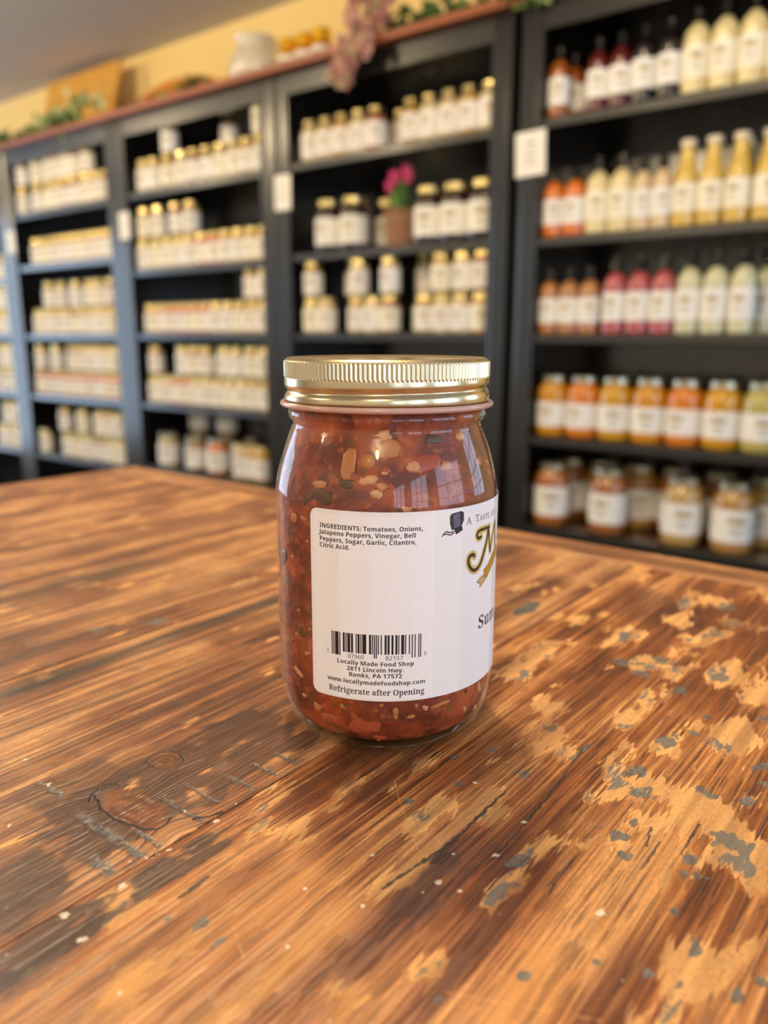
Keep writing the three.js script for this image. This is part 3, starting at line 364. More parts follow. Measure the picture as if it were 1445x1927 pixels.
// ------------------------------------------------------------------ bookcases
const FZ = -1.8;                                     // front plane of the bookcases
const blackPaint = std(col(23, 22, 23), 0.25, { bumpMap: plasterBump, bumpScale: 0.0002, clearcoat: 1, clearcoatRoughness: 0.16 });
const TOPY = EYE + 0.744, RAILY = EYE + 0.686, ST = 0.022;
const UNIT = { A: [-4.246, -3.441], B: [-3.438, -2.633], C: [-2.630, -1.825], D: [-1.822, -1.017], E: [-0.994, -0.186] };
const SHELF = { A: [0.5, 0.238, 0.006, -0.25, -0.509, -0.77], B: [0.494, 0.287, 0.004, -0.25, -0.509, -0.77], C: [0.498, 0.234, 0.008, -0.246, -0.487, -0.74], D: [0.500, 0.242, 0.008, -0.246, -0.487, -0.74], E: [0.499, 0.234, 0.006, -0.246, -0.478, -0.735] };
const UNAME = { A: 'bookcase at left edge', B: 'bookcase under yellow board', C: 'bookcase under white jug', D: 'bookcase with potted flower', E: 'bookcase of bottles' };
const ULABEL = { A: 'black bookcase of jars mostly cut off by the left edge', B: 'black bookcase of stacked jars below the yellow wooden board', C: 'black bookcase of jars below the white jug', D: 'black bookcase with a potted pink flower on its second shelf', E: 'black bookcase of bottles and amber jars at the right' };
function stileGeo(w, h) { // board with a sunk bead near each edge
  const s = new THREE.Shape(), hw = w / 2, q = [[-hw, 0], [-hw, 0.018], [-hw + 0.002, 0.02], [-hw + 0.012, 0.02], [-hw + 0.015, 0.0165], [-hw + 0.019, 0.0165], [-hw + 0.022, 0.0195], [hw - 0.022, 0.0195], [hw - 0.019, 0.0165], [hw - 0.015, 0.0165], [hw - 0.012, 0.02], [hw - 0.002, 0.02], [hw, 0.018], [hw, 0]];
  q.forEach(([a, b], i) => (i ? s.lineTo(a, -b) : s.moveTo(a, -b))); s.closePath();
  return new THREE.ExtrudeGeometry(s, { depth: h, bevelEnabled: false }).rotateX(-PI / 2);     // stands along y, face towards +z
}
for (const u of 'ABCDE') {
  const [a, b] = UNIT[u], cx = (a + b) / 2, g = thing('bookcase', ULABEL[u], 'bookcase', [cx, 0, FZ], 0, 'row of black bookcases'), hw = (b - a) / 2, D = 0.27;
  for (const s of [-1, 1]) mesh('side_panel', box(-0.009, 0.009, 0, TOPY, -D, -0.02).translate(s * (hw - 0.009), 0, 0), blackPaint, g);
  mesh('back_panel', box(-hw + 0.018, hw - 0.018, 0.05, TOPY, -D, -D + 0.008), blackPaint, g);
  mesh('top_panel', box(-hw + 0.018, hw - 0.018, TOPY - 0.02, TOPY, -D + 0.008, -0.02), blackPaint, g);
  for (const y of SHELF[u]) mesh('shelf', rbox(2 * hw - 0.036, ST, D - 0.014, 0.0025).translate(0, EYE + y - ST / 2, -D / 2 - 0.001), blackPaint, g);
  const sg = stileGeo(0.057, TOPY);
  for (const s of [-1, 1]) { const m = mesh('stile', sg, blackPaint, g); m.position.set(s * (hw - 0.0285), 0, -0.02); }
  mesh('top_rail', rbox(2 * hw - 0.114, TOPY - RAILY, 0.018, 0.002).translate(0, (TOPY + RAILY) / 2, -0.011), blackPaint, g);
  mesh('kick_board', rbox(2 * hw - 0.114, 0.09, 0.016, 0.002).translate(0, 0.045, -0.012), blackPaint, g);
}
const topWood = std(col(150, 84, 52), 0.45);
single('top_board', rbox(4.09, 0.022, 0.31, 0.004).translate(-2.2, 0.011, FZ - 0.125), topWood, 'reddish brown board lying along the tops of the bookcases', 'board', [0, TOPY, 0]);
// price cards on the stiles
const cardTex = [0, 1, 2, 3].map((v) => canvas(128, 160, (c, w, h) => { c.fillStyle = '#f3efe9'; c.fillRect(0, 0, w, h); c.fillStyle = '#8e8a86'; c.fillRect(w / 2 - 16, 38, 32, 9); for (let i = 0; i < 4; i++) c.fillRect(w / 2 - 30 + 4 * ((i + v) % 3), 66 + i * 17, 60 - 8 * ((i + v) % 3), 4); }));
[['B', -3.404, 0.386, 0.062, 0.09, 0.02, 'at the left edge'], ['C', -2.592, 0.389, 0.062, 0.092, 0.01, 'left of the shelves under the white jug'], ['D', -1.785, 0.420, 0.066, 0.1, -0.01, 'left of the dark jam jars'], ['E', -0.959, 0.424, 0.079, 0.1, 0.035, 'left of the bottle shelves']].forEach(([u, x, y, w, h, tilt, where], i) => {
  const m = single('price_card', rbox(w, h, 0.0016, 0.0007, 1), std(col(255, 255, 255), 0.6, { map: cardTex[i] }), 'white printed card on the black upright ' + where, 'card', [x, EYE + y, FZ + 0.0022], 'white cards on the uprights'); m.rotation.z = tilt;
});

// ------------------------------------------------------------------ jars and bottles
const shelfLabels = [0, 1, 2, 3].map((v) => canvas(320, 160, (c, w, h) => {
  c.fillStyle = ['#f1ede4', '#efeae6', '#f0efee', '#f4efdf'][v]; c.fillRect(0, 0, w, h);
  c.strokeStyle = '#3a3428'; c.lineWidth = 7; c.beginPath(); c.moveTo(w * 0.40, 50); c.quadraticCurveTo(w * 0.43, 24, w * 0.47, 46); c.quadraticCurveTo(w * 0.5, 60, w * 0.53, 40); c.lineTo(w * 0.6, 46); c.stroke();
  c.fillStyle = '#b79334'; c.fillRect(w * 0.39, 54, w * 0.22, 13);
  c.fillStyle = '#7c766e'; for (let i = 0; i < 3; i++) c.fillRect(w * (0.41 + 0.02 * i), 88 + i * 16, w * (0.18 - 0.04 * i), 5);
}));
const labelMats = shelfLabels.map((t) => std(col(255, 255, 255), 0.5, { map: t }));
const goldLid = std(col(208, 190, 134), 0.3, { metalness: 1 }), paleLid = std(col(206, 200, 176), 0.32, { metalness: 1 }), blackCap = std(col(9, 9, 13), 0.14, { specularIntensity: 0.6 }), clothLid = std(col(226, 214, 190), 0.6);
const fillCache = new Map(), fill = (r, g, b) => { const k = r + ',' + g + ',' + b; if (!fillCache.has(k)) fillCache.set(k, std(col(r, g, b), 0.25, { clearcoat: 1, clearcoatRoughness: 0.04 })); return fillCache.get(k); };
function jarShape(R, H, lidR, lidH, lb0, lb1, seg = 28) {
  const hb = H - lidH;
  const prof = smooth([[0, 0.001], [R * 0.78, 0], [R * 0.93, R * 0.1], [R, R * 0.34], [R, hb * 0.55], [R, hb - R * 0.72], [R * 0.93, hb - R * 0.36], [lidR * 0.96, hb - R * 0.06], [lidR * 0.93, hb + 0.002]], 30).map(([r, y]) => [Math.min(r, R), y]);
  const n = 56, lp = [];
  const lid = lathe([[0.0001, hb + lidH], [lidR * 0.9, hb + lidH], [lidR, hb + lidH - 0.0018], [lidR, hb + 0.0022], [lidR * 1.03, hb + 0.0012], [lidR * 1.03, hb], [lidR * 0.9, hb]].reverse(), seg);
  return { body: lathe(prof, seg), lid: toCreasedNormals(lid, 0.7), label: labelShape(R, hb * lb0, hb * lb1, 215) };
}
function labelShape(R, y0, y1, span) { // curved paper sheet with thickness
  const g1 = new THREE.CylinderGeometry(R + 0.0005, R + 0.0005, y1 - y0, 26, 1, true, -rad(span) / 2, rad(span)).translate(0, (y0 + y1) / 2, 0), g2 = new THREE.CylinderGeometry(R + 0.0002, R + 0.0002, y1 - y0, 26, 1, true, -rad(span) / 2, rad(span)).translate(0, (y0 + y1) / 2, 0);
  return mergeGeometries([g1, g2]);
}
function bottleShape(R, H, style) {
  const P = style === 'taper' ? [[0, 0.001], [R * 0.85, 0], [R, R * 0.2], [R, H * 0.50], [R * 0.94, H * 0.58], [R * 0.66, H * 0.75], [R * 0.52, H * 0.88], [R * 0.52, H * 0.93]] : [[0, 0.001], [R * 0.85, 0], [R, R * 0.2], [R, H * 0.58], [R * 0.97, H * 0.65], [R * 0.83, H * 0.72], [R * 0.54, H * 0.775], [R * 0.42, H * 0.80], [R * 0.40, H * 0.86]];
  const c = style === 'taper' ? [[R * 0.5, H * 0.92], [R * 0.62, H * 0.92], [R * 0.62, H * 0.99], [R * 0.56, H], [0.0001, H]] : [[R * 0.42, H * 0.80], [R * 0.5, H * 0.80], [R * 0.5, H * 0.84], [R * 0.46, H * 0.85], [R * 0.48, H * 0.90], [R * 0.45, H * 0.915], [R * 0.47, H * 0.93], [R * 0.46, H * 0.985], [R * 0.40, H], [0.0001, H]];
  return { body: lathe(smooth(P, 30).map(([r, y]) => [Math.min(r, R), y]), 24), lid: toCreasedNormals(lathe(c, 20), 0.7), label: labelShape(R, H * 0.17, H * (style === 'taper' ? 0.5 : 0.54), 220) };
}
const KIND = {
  sm: { shape: jarShape(0.0295, 0.106, 0.0245, 0.016, 0.1, 0.80), noun: 'jar', name: 'spread_jar' }, tall: { shape: jarShape(0.0292, 0.113, 0.021, 0.017, 0.12, 0.76), noun: 'jar', name: 'spread_jar' },
  jam: { shape: jarShape(0.0425, 0.149, 0.032, 0.019, 0.16, 0.74), noun: 'jar', name: 'jam_jar' }, yj: { shape: jarShape(0.0405, 0.152, 0.031, 0.017, 0.2, 0.64), noun: 'jar', name: 'pickle_jar' },
  'bigj_0.046': { shape: jarShape(0.046, 0.163, 0.037, 0.019, 0.2, 0.72), noun: 'jar', name: 'pickle_jar' }, 'bigj_0.041': { shape: jarShape(0.041, 0.13, 0.034, 0.017, 0.14, 0.74), noun: 'jar', name: 'pickle_jar' }, 'bigj_0.027': { shape: jarShape(0.027, 0.125, 0.023, 0.015, 0.12, 0.72), noun: 'jar', name: 'pickle_jar' }, lowj: { shape: jarShape(0.036, 0.14, 0.03, 0.016, 0.16, 0.7), noun: 'jar', name: 'pickle_jar' },
};
for (const [k, R, H, st] of [['amber_b', 0.0255, 0.158, 'round'], ['red_b', 0.0255, 0.158, 'round'], ['dark_b', 0.0265, 0.163, 'round'], ['cream_b', 0.0275, 0.172, 'round'], ['cream_b2', 0.0215, 0.158, 'round'], ['orange_b', 0.0265, 0.158, 'round'], ['yellow_b', 0.0265, 0.178, 'taper'], ['pink_b', 0.0275, 0.175, 'round'], ['green_b', 0.0275, 0.178, 'round']]) KIND[k] = { shape: bottleShape(R, H, st), noun: 'bottle', name: 'sauce_bottle' };
const FILL = { amber_b: fill(150, 78, 24), red_b: fill(88, 10, 14), dark_b: fill(26, 12, 16), cream_b: fill(226, 210, 158), cream_b2: fill(214, 190, 150), orange_b: fill(214, 112, 12), yellow_b: fill(214, 180, 84), pink_b: fill(178, 84, 88), green_b: fill(204, 204, 168) };
const LOOK = { amber_b: 'amber sauce bottle', red_b: 'dark red syrup bottle', dark_b: 'near-black syrup bottle', cream_b: 'cream dressing bottle', cream_b2: 'slim beige dressing bottle', orange_b: 'orange sauce bottle', yellow_b: 'yellow long-necked dressing bottle', pink_b: 'pink dressing bottle', green_b: 'pale green dressing bottle', jam: 'dark jam jar', tall: 'gold-lidded white-labelled jar' };
const ROWS = [
  ['E', 1, 0, 0, 'amber_b', [-0.912]], ['E', 1, 0, 0, 'red_b', [-0.816, -0.764]], ['E', 1, 0, 0, 'dark_b', [-0.711, -0.656]], ['E', 1, 0, 0, 'cream_b', [-0.601, -0.545, -0.489, -0.433]], ['E', 1, 0, 1, 'amber_b', [-0.905, -0.852]],
  ['E', 2, 0, 0, 'orange_b', [-0.911, -0.857]], ['E', 2, 0, 0, 'cream_b', [-0.801, -0.745]], ['E', 2, 0, 0, 'cream_b2', [-0.694, -0.65]], ['E', 2, 0, 0, 'yellow_b', [-0.601, -0.547, -0.492, -0.435]], ['E', 2, 0, 1, 'yellow_b', [-0.5]],
  ['E', 3, 0, 0, 'amber_b', [-0.911, -0.859, -0.807]], ['E', 3, 0, 0, 'pink_b', [-0.745, -0.688, -0.632]], ['E', 3, 0, 0, 'green_b', [-0.575, -0.519, -0.462]], ['E', 3, 0, 1, 'green_b', [-0.435]],
  ['E', 4, 0, 0, 'yj', [-0.895, -0.813, -0.731, -0.649, -0.567, -0.485, -0.403]],
  ['E', 5, 0, 0, 'bigj_0.046', [-0.889, -0.736, -0.555, -0.441]], ['E', 5, 0, 1, 'bigj_0.046', [-0.885, -0.79, -0.696, -0.602, -0.498, -0.398]], ['E', 6, 0, 0, 'lowj', [-0.842, -0.768, -0.692, -0.607, -0.529, -0.456, -0.382]],
  ['D', 1, 0, 0, 'tall', [-1.705, -1.643, -1.582, -1.519, -1.459, -1.339, -1.279, -1.218, -1.158, -1.098]], ['D', 1, 0, 1, 'tall', [-1.425]],
  ['D', 2, 0, 0, 'jam', [-1.649, -1.553, -1.287, -1.201, -1.115]], ['D', 2, 0, 1, 'jam', [-1.5]],
  ['D', 3, 0, 0, 'sm', [-1.71, -1.65, -1.53, -1.47, -1.409, -1.289, -1.229, -1.169, -1.108]], ['D', 3, 0, 1, 'sm', [-1.59, -1.345]], ['D', 3, 1, 0, 'sm', [-1.705, -1.524, -1.409, -1.234, -1.164, -1.104]], ['D', 3, 1, 1, 'sm', [-1.6, -1.335]],
  ['C', 1, 0, 0, 'sm', [-2.51, -2.449, -2.372, -2.297, -2.233, -2.166, -2.1, -2.033, -1.973, -1.912]], ['C', 1, 1, 0, 'sm', [-2.362, -1.912]], ['C', 1, 1, 1, 'sm', [-2.138, -1.973]], ['C', 1, 0, 1, 'sm', [-2.138, -1.973]],
  ['C', 2, 0, 0, 'sm', [-2.535, -2.463, -2.398, -2.337, -2.277, -2.21, -2.149, -2.089, -2.029, -1.969, -1.909]], ['C', 2, 1, 0, 'sm', [-2.524, -2.443, -2.342, -2.265]],
  ['C', 3, 0, 0, 'sm', [-2.515, -2.455, -2.395, -2.335, -2.274, -2.214, -2.154, -2.094, -2.034, -1.973, -1.913]], ['C', 3, 1, 0, 'sm', [-1.975, -1.913]],
  ['C', 4, 0, 0, 'sm', [-2.518, -2.457, -2.397, -2.337, -2.277, -2.217, -2.156, -2.096, -2.036, -1.976, -1.916]], ['C', 4, 1, 0, 'sm', [-2.506, -2.347, -2.281, -2.217, -2.125, -2.065, -1.989, -1.928]],
  ['C', 5, 0, 0, 'bigj_0.041', [-2.478, -2.316, -2.196]], ['C', 5, 0, 0, 'bigj_0.027', [-2.062, -2.006, -1.951]], ['C', 5, 0, 1, 'bigj_0.041', [-2.403, -2.244, -2.11]], ['C', 5, 1, 1, 'bigj_0.041', [-2.403, -2.244]],
  ['B', 1, 0, 0, 'sm', [-3.343, -3.226, -3.141, -3.078, -3.017, -2.953, -2.881, -2.82, -2.76]], ['B', 1, 1, 0, 'sm', [-3.332, -3.216, -3.124, -3.062, -3.002, -2.939, -2.856]],
  ['B', 2, 0, 0, 'sm', [-3.27, -3.208, -3.139, -3.078, -3.018, -2.958, -2.898, -2.838, -2.777, -2.717]],
  ['B', 3, 0, 0, 'sm', [-3.299, -3.222, -3.155, -3.09, -3.018, -2.953, -2.886, -2.825, -2.761]], ['B', 3, 1, 0, 'sm', [-3.204, -3.114, -3.004, -2.904, -2.843, -2.764]],
  ['B', 4, 0, 0, 'sm', [-3.326, -3.247, -3.171, -3.096, -3.023, -2.952, -2.883, -2.817, -2.757]], ['B', 4, 1, 0, 'sm', [-3.313, -3.189, -3.065, -3.002, -2.937, -2.877, -2.816, -2.756]],
  ['B', 5, 0, 0, 'sm', [-3.337, -3.156, -3.081, -3.007, -2.935, -2.866, -2.804, -2.743]], ['B', 5, 1, 0, 'sm', [-3.165, -3.029, -2.902, -2.834, -2.767]], ['B', 6, 0, 0, 'sm', [-3.35, -3.29, -3.23]],
  ['A', 2, 0, 0, 'sm', [-3.652, -3.591, -3.53]], ...[3, 4, 5].flatMap((s) => [['A', s, 0, 0, 'sm', [-3.713, -3.652, -3.591, -3.53]], ['A', s, 1, 0, 'sm', [-3.652, -3.591, -3.53]]]),
];
const ORD = ['first', 'second', 'third', 'fourth', 'fifth', 'sixth', 'seventh', 'eighth', 'ninth', 'tenth', 'eleventh', 'twelfth'];
const SHN = ['', 'top', 'second', 'third', 'fourth', 'fifth', 'sixth'];
const smFills = [[212, 196, 150], [196, 160, 96], [150, 92, 60], [120, 60, 40], [206, 184, 140], [170, 140, 80]];
const yjFills = [[204, 142, 6], [216, 124, 12], [204, 150, 8], [206, 140, 4], [214, 124, 10], [208, 150, 4], [186, 172, 96]];
const smBy = { 'C20': [0, 0, 0, 0, 0, 6, 6, 1, 1, 1, 1], 'C30': [1, 1, 6, 6, 6, 6, 4, 4, 1, 1, 0], 'C40': [0, 0, 6, 6, 4, 4, 4, 4, 4, 1, 1], 'B40': [6, 6, 6, 6, 6, 6, 6, 6, 6], 'B20': [1, 1, 1, 1, 1, 1, 1, 1, 1, 1] };
const protos = new Map(), total = new Map();
for (const [u, s, t, r, k, xs] of ROWS) { const key = [u, s, t, r, KIND[k].noun + (LOOK[k] ?? k)].join(); total.set(key, (total.get(key) ?? 0) + xs.length); }
const seen = new Map();
for (const [u, s, t, r, k, xs] of ROWS) xs.forEach((x, i) => {
  const K = KIND[k]; let f, look, lidMat = goldLid, lm;
  if (FILL[k]) { f = k === 'amber_b' && s === 3 ? fill(176, 118, 66) : FILL[k]; look = LOOK[k]; lidMat = k === 'yellow_b' ? clothLid : blackCap; lm = k === 'cream_b' || k === 'yellow_b' ? 3 : 2; }
  else if (k === 'jam') { f = fill(40, 10, 12); look = 'dark jam jar'; lm = 0; }
  else if (k === 'yj') { f = fill(...yjFills[i]); look = i === 6 ? 'pale relish jar' : i === 1 || i === 4 ? 'deep orange jar' : 'golden yellow jar'; lidMat = paleLid; lm = 2; }
  else if (k === 'bigj_0.027') { f = fill(...[[206, 190, 140], [198, 150, 20], [198, 150, 20]][i]); look = 'slim tall jar'; lm = 2; }
  else if (k.startsWith('bigj') || k === 'lowj') { f = fill(...(u === 'E' ? [[168, 96, 30], [160, 96, 40], [184, 150, 82], [176, 130, 66]][(i + r) % 4] : [[190, 176, 130], [150, 120, 80], [206, 116, 30]][i % 3])); look = k === 'lowj' ? 'shadowed jar' : 'large amber jar'; lidMat = paleLid; lm = 2; if (u === 'C') look = 'wide jar'; }
  else { const sel = smBy[u + s + t]?.[i] ?? [0, 1, 4, 0, 5, 2][(i * 5 + s * 3 + t) % 6]; f = sel === 6 ? fill(196, 92, 70) : fill(...smFills[sel]); look = sel === 6 ? 'gold-lidded reddish jar' : 'gold-lidded jar'; lm = (i + s + t) % 4; if (k === 'tall') { look = 'gold-lidded white-labelled jar'; lm = s % 2; } }
  const key = [u, s, t, r, look].join(), n = seen.get(key) ?? 0; seen.set(key, n + 1);
  const rad0 = k.startsWith('bigj') ? parseFloat(k.slice(5)) : { sm: 0.0295, tall: 0.0292, jam: 0.0425, yj: 0.0405, lowj: 0.036, cream_b: 0.0275, pink_b: 0.0275, green_b: 0.0275, cream_b2: 0.0215 }[k] ?? 0.0265;
  const tierH = k.startsWith('bigj') ? 0.1302 : 0.1062;
  const pk = k + '|' + fillCache.size + f.uuid + lidMat.uuid + lm;
  const pos = [x, EYE + SHELF[u][s - 1] + t * tierH + 0.0001, FZ - 0.012 - rad0 - (r ? rad0 * 2 + 0.012 : 0)];
  const label = `${look}, ${ORD[n]} from left${r ? ' at back' : ''}${t ? ', upper tier' : ''}, ${SHN[s]} shelf, ${UNAME[u]}`;
  const turn = rr(-0.35, 0.35) + (u === 'E' ? 0.1 : 0.25);
  let o;
  if (protos.has(pk)) { o = protos.get(pk).clone(); o.name = numbered(K.name); o.position.set(...pos); o.rotation.y = turn; scene.add(o); o.userData = { label, category: K.noun }; }
  else { o = thing(K.name, label, K.noun, pos, turn); mesh(K.noun === 'jar' ? 'glass_jar' : 'glass_bottle', K.shape.body, f, o); mesh(K.noun === 'jar' ? 'lid' : 'cap', K.shape.lid, lidMat, o); mesh('paper_label', K.shape.label, labelMats[lm], o); protos.set(pk, o); }
  o.userData.group = `${K.noun}s on the ${SHN[s]} shelf of the ${UNAME[u]}`;
});

// ------------------------------------------------------------------ things along the tops
const TB = TOPY + 0.022;
{ // yellow wooden board leaning on the wall
  const c = canvas(512, 256, (q, w, h) => { q.fillStyle = '#d9a445'; q.fillRect(0, 0, w, h); for (let i = 0; i < 260; i++) { q.fillStyle = `rgba(${rnd() < 0.5 ? '170,112,36' : '232,186,98'},0.18)`; q.fillRect(0, rnd() * h, w, 1 + rnd() * 3); } q.strokeStyle = 'rgba(104,70,30,0.75)'; q.lineWidth = 7; q.beginPath(); q.moveTo(200, 190); q.lineTo(206, 96); q.lineTo(240, 120); q.lineTo(236, 180); q.moveTo(262, 150); q.quadraticCurveTo(300, 80, 330, 90); q.stroke(); q.lineWidth = 5; q.beginPath(); q.moveTo(424, 60); q.lineTo(420, 190); q.stroke(); });
  const g = thing('wooden_sign', 'yellow wooden board with faded brown drawing leaning above the bookcases', 'sign', [-3.085, TB, -1.93]);
  const b = rbox(0.51, 0.272, 0.018, 0.004), m = mesh('board', b, std(col(255, 255, 255), 0.5, { map: c }), g); m.position.set(0, 0.134, -0.035); m.rotation.x = -0.26;
}
{ // orange wooden tray standing on its edge
  const s = new THREE.Shape(); s.absellipse(0, 0, 0.26, 0.1, 0, PI, false); s.lineTo(-0.26, -0.02); s.lineTo(0.26, -0.02); const g = new THREE.ExtrudeGeometry(s, { depth: 0.016, bevelEnabled: true, bevelSize: 0.003, bevelThickness: 0.003, bevelSegments: 2, curveSegments: 40 });
  const m = single('arched_board', g.translate(0, 0.023, 0), std(col(200, 118, 32), 0.45), 'orange brown arched wooden board between yellow sign and white jug', 'board', [-2.46, TB, -1.955]); m.rotation.x = -0.2;
}
{ // white jug
  const g = thing('white_jug', 'glossy cream white jug standing on top of the bookcases', 'jug', [-2.02, TB, -1.93], 0.9);
  mesh('body', lathe(smooth([[0.0, 0.001], [0.05, 0], [0.075, 0.02], [0.088, 0.055], [0.08, 0.09], [0.062, 0.115], [0.058, 0.135], [0.066, 0.152], [0.062, 0.152], [0.054, 0.135], [0.058, 0.115], [0.074, 0.09], [0.08, 0.055], [0.06, 0.012], [0.0, 0.01]], 60), 48), std(col(222, 214, 196), 0.15, { clearcoat: 1, clearcoatRoughness: 0.05 }), g);
  mesh('handle', tube([[0.055, 0.135, 0], [0.1, 0.135, 0], [0.118, 0.09, 0], [0.1, 0.05, 0], [0.082, 0.045, 0]], 0.008, 24, 10), std(col(222, 214, 196), 0.15, { clearcoat: 1 }), g);
}
{ const sh = jarShape(0.033, 0.12, 0.029, 0.034, 0.1, 0.8); const gold = std(col(236, 186, 52), 0.28, { metalness: 1 });
  [-1.872, -1.803, -1.734].forEach((x, i) => { const g = thing('honey_jar', `honey jar with tall gold lid, ${['nearest the white jug', 'middle of the three', 'nearest the hanging pink flowers'][i]}, above bookcases`, 'jar', [x, TB, -1.925], 0.1, 'gold-lidded honey jars on top'); mesh('glass_jar', sh.body, fill(196, 132, 24), g); mesh('lid', sh.lid, gold, g); mesh('paper_label', sh.label, labelMats[0], g); });
}
// lobed ivy leaf, cupped
function leafGeo(w, l, lobes) {
  const s = new THREE.Shape(), pts = lobes ? [[0, 0], [0.32, -0.1], [0.5, 0.12], [0.36, 0.34], [0.46, 0.56], [0.24, 0.6], [0, 1]] : [[0, 0], [0.3, 0.2], [0.36, 0.5], [0.2, 0.8], [0, 1]];
  s.moveTo(0, 0); for (const [x, y] of pts.slice(1)) s.lineTo(x * w, y * l); for (const [x, y] of pts.slice(1, -1).reverse()) s.lineTo(-x * w, y * l); s.closePath();
  const g = new THREE.ExtrudeGeometry(s, { depth: 0.0006, bevelEnabled: false }), p = g.attributes.position; for (let i = 0; i < p.count; i++) { const x = p.getX(i), y = p.getY(i); p.setZ(i, p.getZ(i) - 3.2 * x * x / w * 0.5 - 0.35 * y * y / l); } g.computeVertexNormals(); return g;
}
const ivyGeos = [leafGeo(0.045, 0.045, true), leafGeo(0.055, 0.055, true), leafGeo(0.036, 0.04, true)], paleGeos = [leafGeo(0.02, 0.04), leafGeo(0.016, 0.03)];
const ivyMats = [col(52, 84, 30), col(78, 112, 44), col(40, 66, 28), col(120, 146, 74)].map((c) => std(c, 0.45)), paleMats = [col(150, 170, 110), col(190, 202, 160), col(110, 146, 70)].map((c) => std(c, 0.5));
function garland(label, pts, n, spread, geos, mats, droop = 0.3) {
  const g = thing('ivy_garland', label, 'garland', [0, 0, 0], 0, 'greenery along the bookcase tops'), curve = new THREE.CatmullRomCurve3(pts.map((p) => new THREE.Vector3(...p)));
  mesh('stem', new THREE.TubeGeometry(curve, 40, 0.0022, 5, false), std(col(70, 62, 34), 0.7), g);
  for (let i = 0; i < n; i++) { const t = (i + rnd()) / n, p = curve.getPoint(t), m = mesh('leaf', geos[Math.floor(rnd() * geos.length)], mats[Math.floor(rnd() * mats.length)], g); m.position.set(p.x + rr(-spread, spread), p.y + rr(-0.2, 0.9) * spread, p.z + rr(-0.4, 1) * spread * 0.6); m.rotation.order = 'YXZ'; m.rotation.set(rr(-0.9, 0.3), rr(-1.2, 1.2), rr(-2.6, 2.6)); m.scale.setScalar(rr(0.75, 1.2)); }
}
const gy = TB + 0.006, gz = -1.8;
garland('dark ivy trailing along the board below the yellow sign', [[-3.7, gy, gz], [-3.5, gy + 0.01, gz + 0.005], [-3.3, gy + 0.012, gz - 0.01], [-3.05, gy + 0.015, gz], [-2.85, gy + 0.02, gz - 0.01]], 46, 0.025, ivyGeos, ivyMats);
garland('pale variegated sprays hanging over the board corner by the yellow sign', [[-3.02, gy - 0.01, gz + 0.02], [-2.9, gy + 0.02, gz + 0.025], [-2.78, gy + 0.04, gz + 0.01], [-2.66, gy + 0.03, gz]], 110, 0.045, paleGeos, paleMats);
garland('sparse ivy strand in front of the orange arched board', [[-2.62, gy, gz - 0.04], [-2.45, gy + 0.012, gz - 0.05], [-2.3, gy + 0.02, gz - 0.05], [-2.14, gy + 0.03, gz - 0.05]], 24, 0.025, ivyGeos, ivyMats);
garland('ivy strand right of the hanging pink flowers', [[-1.5, gy, gz - 0.02], [-1.36, gy + 0.02, gz - 0.03], [-1.2, gy + 0.015, gz - 0.02], [-1.05, gy + 0.02, gz]], 30, 0.028, ivyGeos, ivyMats);
garland('bright ivy tuft hanging over the bottle bookcase corner', [[-1.03, gy + 0.01, gz + 0.02], [-0.98, gy - 0.01, gz + 0.03], [-0.93, gy - 0.005, gz + 0.03]], 16, 0.022, ivyGeos, [ivyMats[3], paleMats[2], ivyMats[1]]);
garland('thin ivy strand above the bottles at the top edge', [[-0.9, gy + 0.02, gz], [-0.78, gy, gz + 0.02], [-0.6, gy + 0.01, gz]], 14, 0.02, ivyGeos, ivyMats);
{ // dried pink hydrangea spray hanging over the front
  const g = thing('pink_flower_spray', 'dusty pink dried flower spray hanging over the bookcase top', 'flowers', [-1.44, TB, -1.79]);
  const pet = leafGeo(0.03, 0.026), mats = [col(206, 150, 140), col(190, 130, 124), col(214, 172, 156), col(168, 116, 112), col(196, 176, 140)].map((c) => std(c, 0.6));
  const floret = mergeGeometries([0, 1, 2, 3].map((k) => { const q = pet.clone(); q.rotateX(-0.5); q.rotateZ(k * PI / 2 + 0.4); return q; }).concat([new THREE.SphereGeometry(0.004, 8, 6).deleteAttribute('uv').toNonIndexed()].map((q) => { const u = new THREE.Float32BufferAttribute(new Float32Array(q.attributes.position.count * 2), 2); q.setAttribute('uv', u); return q; })));
  mesh('stem', tube([[0.06, 0.12, -0.06], [0.04, 0.1, 0.01], [-0.02, 0.0, 0.035], [-0.07, -0.09, 0.035]], 0.004), std(col(110, 96, 60), 0.7), g);
  for (let i = 0; i < 150; i++) { const t = Math.pow(rnd(), 0.8), cx = lerp(0.05, -0.085, t), cy = lerp(0.14, -0.1, t), w = lerp(0.1, 0.028, t), a = rnd() * 2 * PI, q = Math.sqrt(rnd()); const m = mesh('floret', floret, mats[Math.floor(rnd() * 5)], g); m.position.set(cx + Math.cos(a) * w * q, cy + Math.sin(a) * w * 0.6 * q, 0.03 + 0.03 * rnd() - (cy > 0.02 ? 0.03 : 0)); m.rotation.set(rr(-0.7, 0.5), rr(-0.9, 0.9), rr(0, 6)); m.scale.setScalar(rr(0.7, 1.15)); }
  for (let i = 0; i < 12; i++) { const m = mesh('floret', floret, mats[3 - i % 2], g); m.position.set(0.02 + 0.012 * (i / 12) + rr(-0.01, 0.01), 0.0 - 0.065 * i / 12, 0.05); m.rotation.set(rr(-0.6, 0.6), rr(-0.9, 0.9), rr(0, 6)); m.scale.setScalar(0.8 - 0.3 * i / 12); }
}
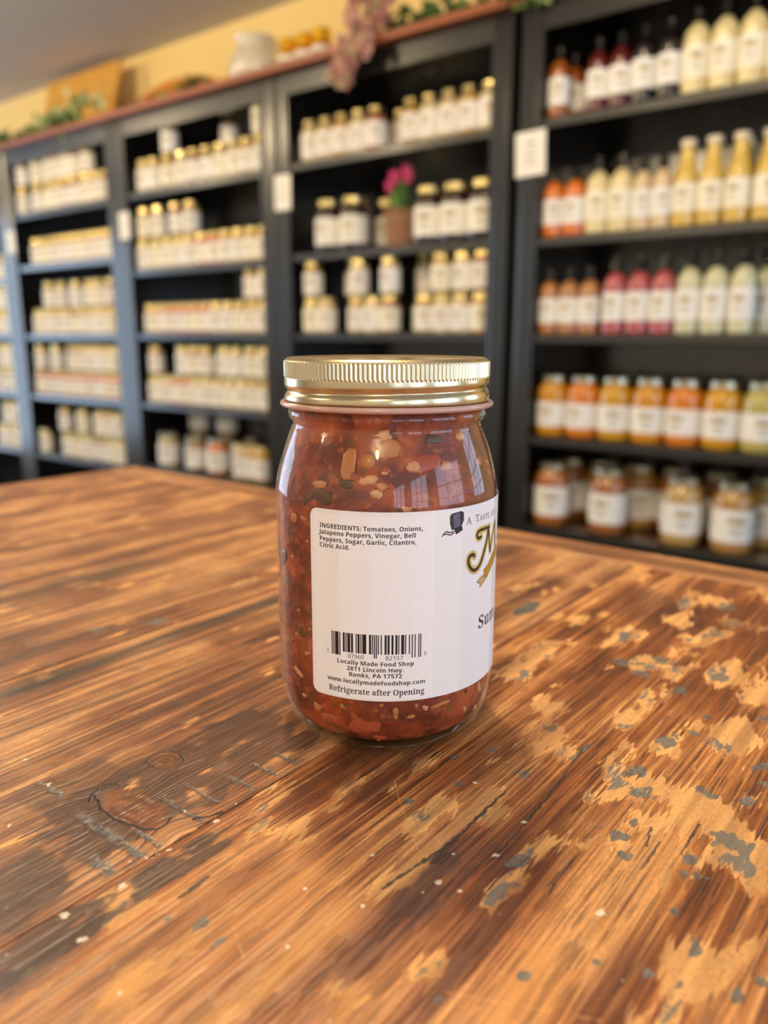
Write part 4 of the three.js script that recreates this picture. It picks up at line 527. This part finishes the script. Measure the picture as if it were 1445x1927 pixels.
{ // pot of pink flowers on the second shelf
  const g = thing('potted_flower', 'pink flower in a burlap wrapped pot between the dark jam jars', 'plant', [-1.392, EYE + SHELF.D[1], -1.865]);
  const weave = dataTex(noiseTex(128, 128, 60, 0, 1, 77), 128, 128, false); weave.wrapS = weave.wrapT = THREE.RepeatWrapping; weave.repeat.set(4, 3);
  mesh('pot', lathe(smooth([[0.0, 0.001], [0.036, 0], [0.04, 0.01], [0.043, 0.05], [0.045, 0.078], [0.053, 0.1], [0.049, 0.102], [0.04, 0.085], [0, 0.085]], 40), 36), std(col(150, 108, 82), 0.85, { bumpMap: weave, bumpScale: 0.002 }), g);
  mesh('twine', new THREE.TorusGeometry(0.0455, 0.003, 8, 36).rotateX(PI / 2).translate(0, 0.076, 0), std(col(180, 146, 104), 0.9), g);
  const lg = leafGeo(0.03, 0.1), gm = [col(70, 108, 40), col(98, 136, 42), col(56, 84, 50), col(84, 104, 70)].map((c) => std(c, 0.5));
  for (let i = 0; i < 22; i++) { const a = rnd() * 2 * PI, m = mesh('leaf', lg, gm[Math.floor(rnd() * 4)], g); m.position.set(Math.cos(a) * 0.018, 0.085, Math.sin(a) * 0.018); m.rotation.order = 'YXZ'; m.rotation.set(rr(0.1, 0.75), PI / 2 - a, rr(-0.2, 0.2)); m.scale.set(1, rr(0.6, 1.1), 1); }
  const pg = leafGeo(0.03, 0.04), pm = [col(206, 58, 120), col(186, 44, 104), col(216, 90, 130)].map((c) => std(c, 0.55));
  for (const [fx, fy, fz] of [[-0.018, 0.165, 0.01], [0.018, 0.178, 0.0], [-0.022, 0.14, 0.022], [0.036, 0.16, 0.015], [0.002, 0.16, 0.025]]) { mesh('stalk', tube([[0, 0.08, 0], [fx * 0.5, 0.12, fz * 0.5], [fx, fy, fz]], 0.0018, 10, 5), gm[0], g); for (let k = 0; k < 8; k++) { const m = mesh('petal', pg, pm[k % 3], g); m.position.set(fx, fy, fz); m.rotation.order = 'YXZ'; m.rotation.set(k % 2 ? 0.25 : 0.7, k * PI / 4, 0); } }
}
renderer.render(scene, camera);
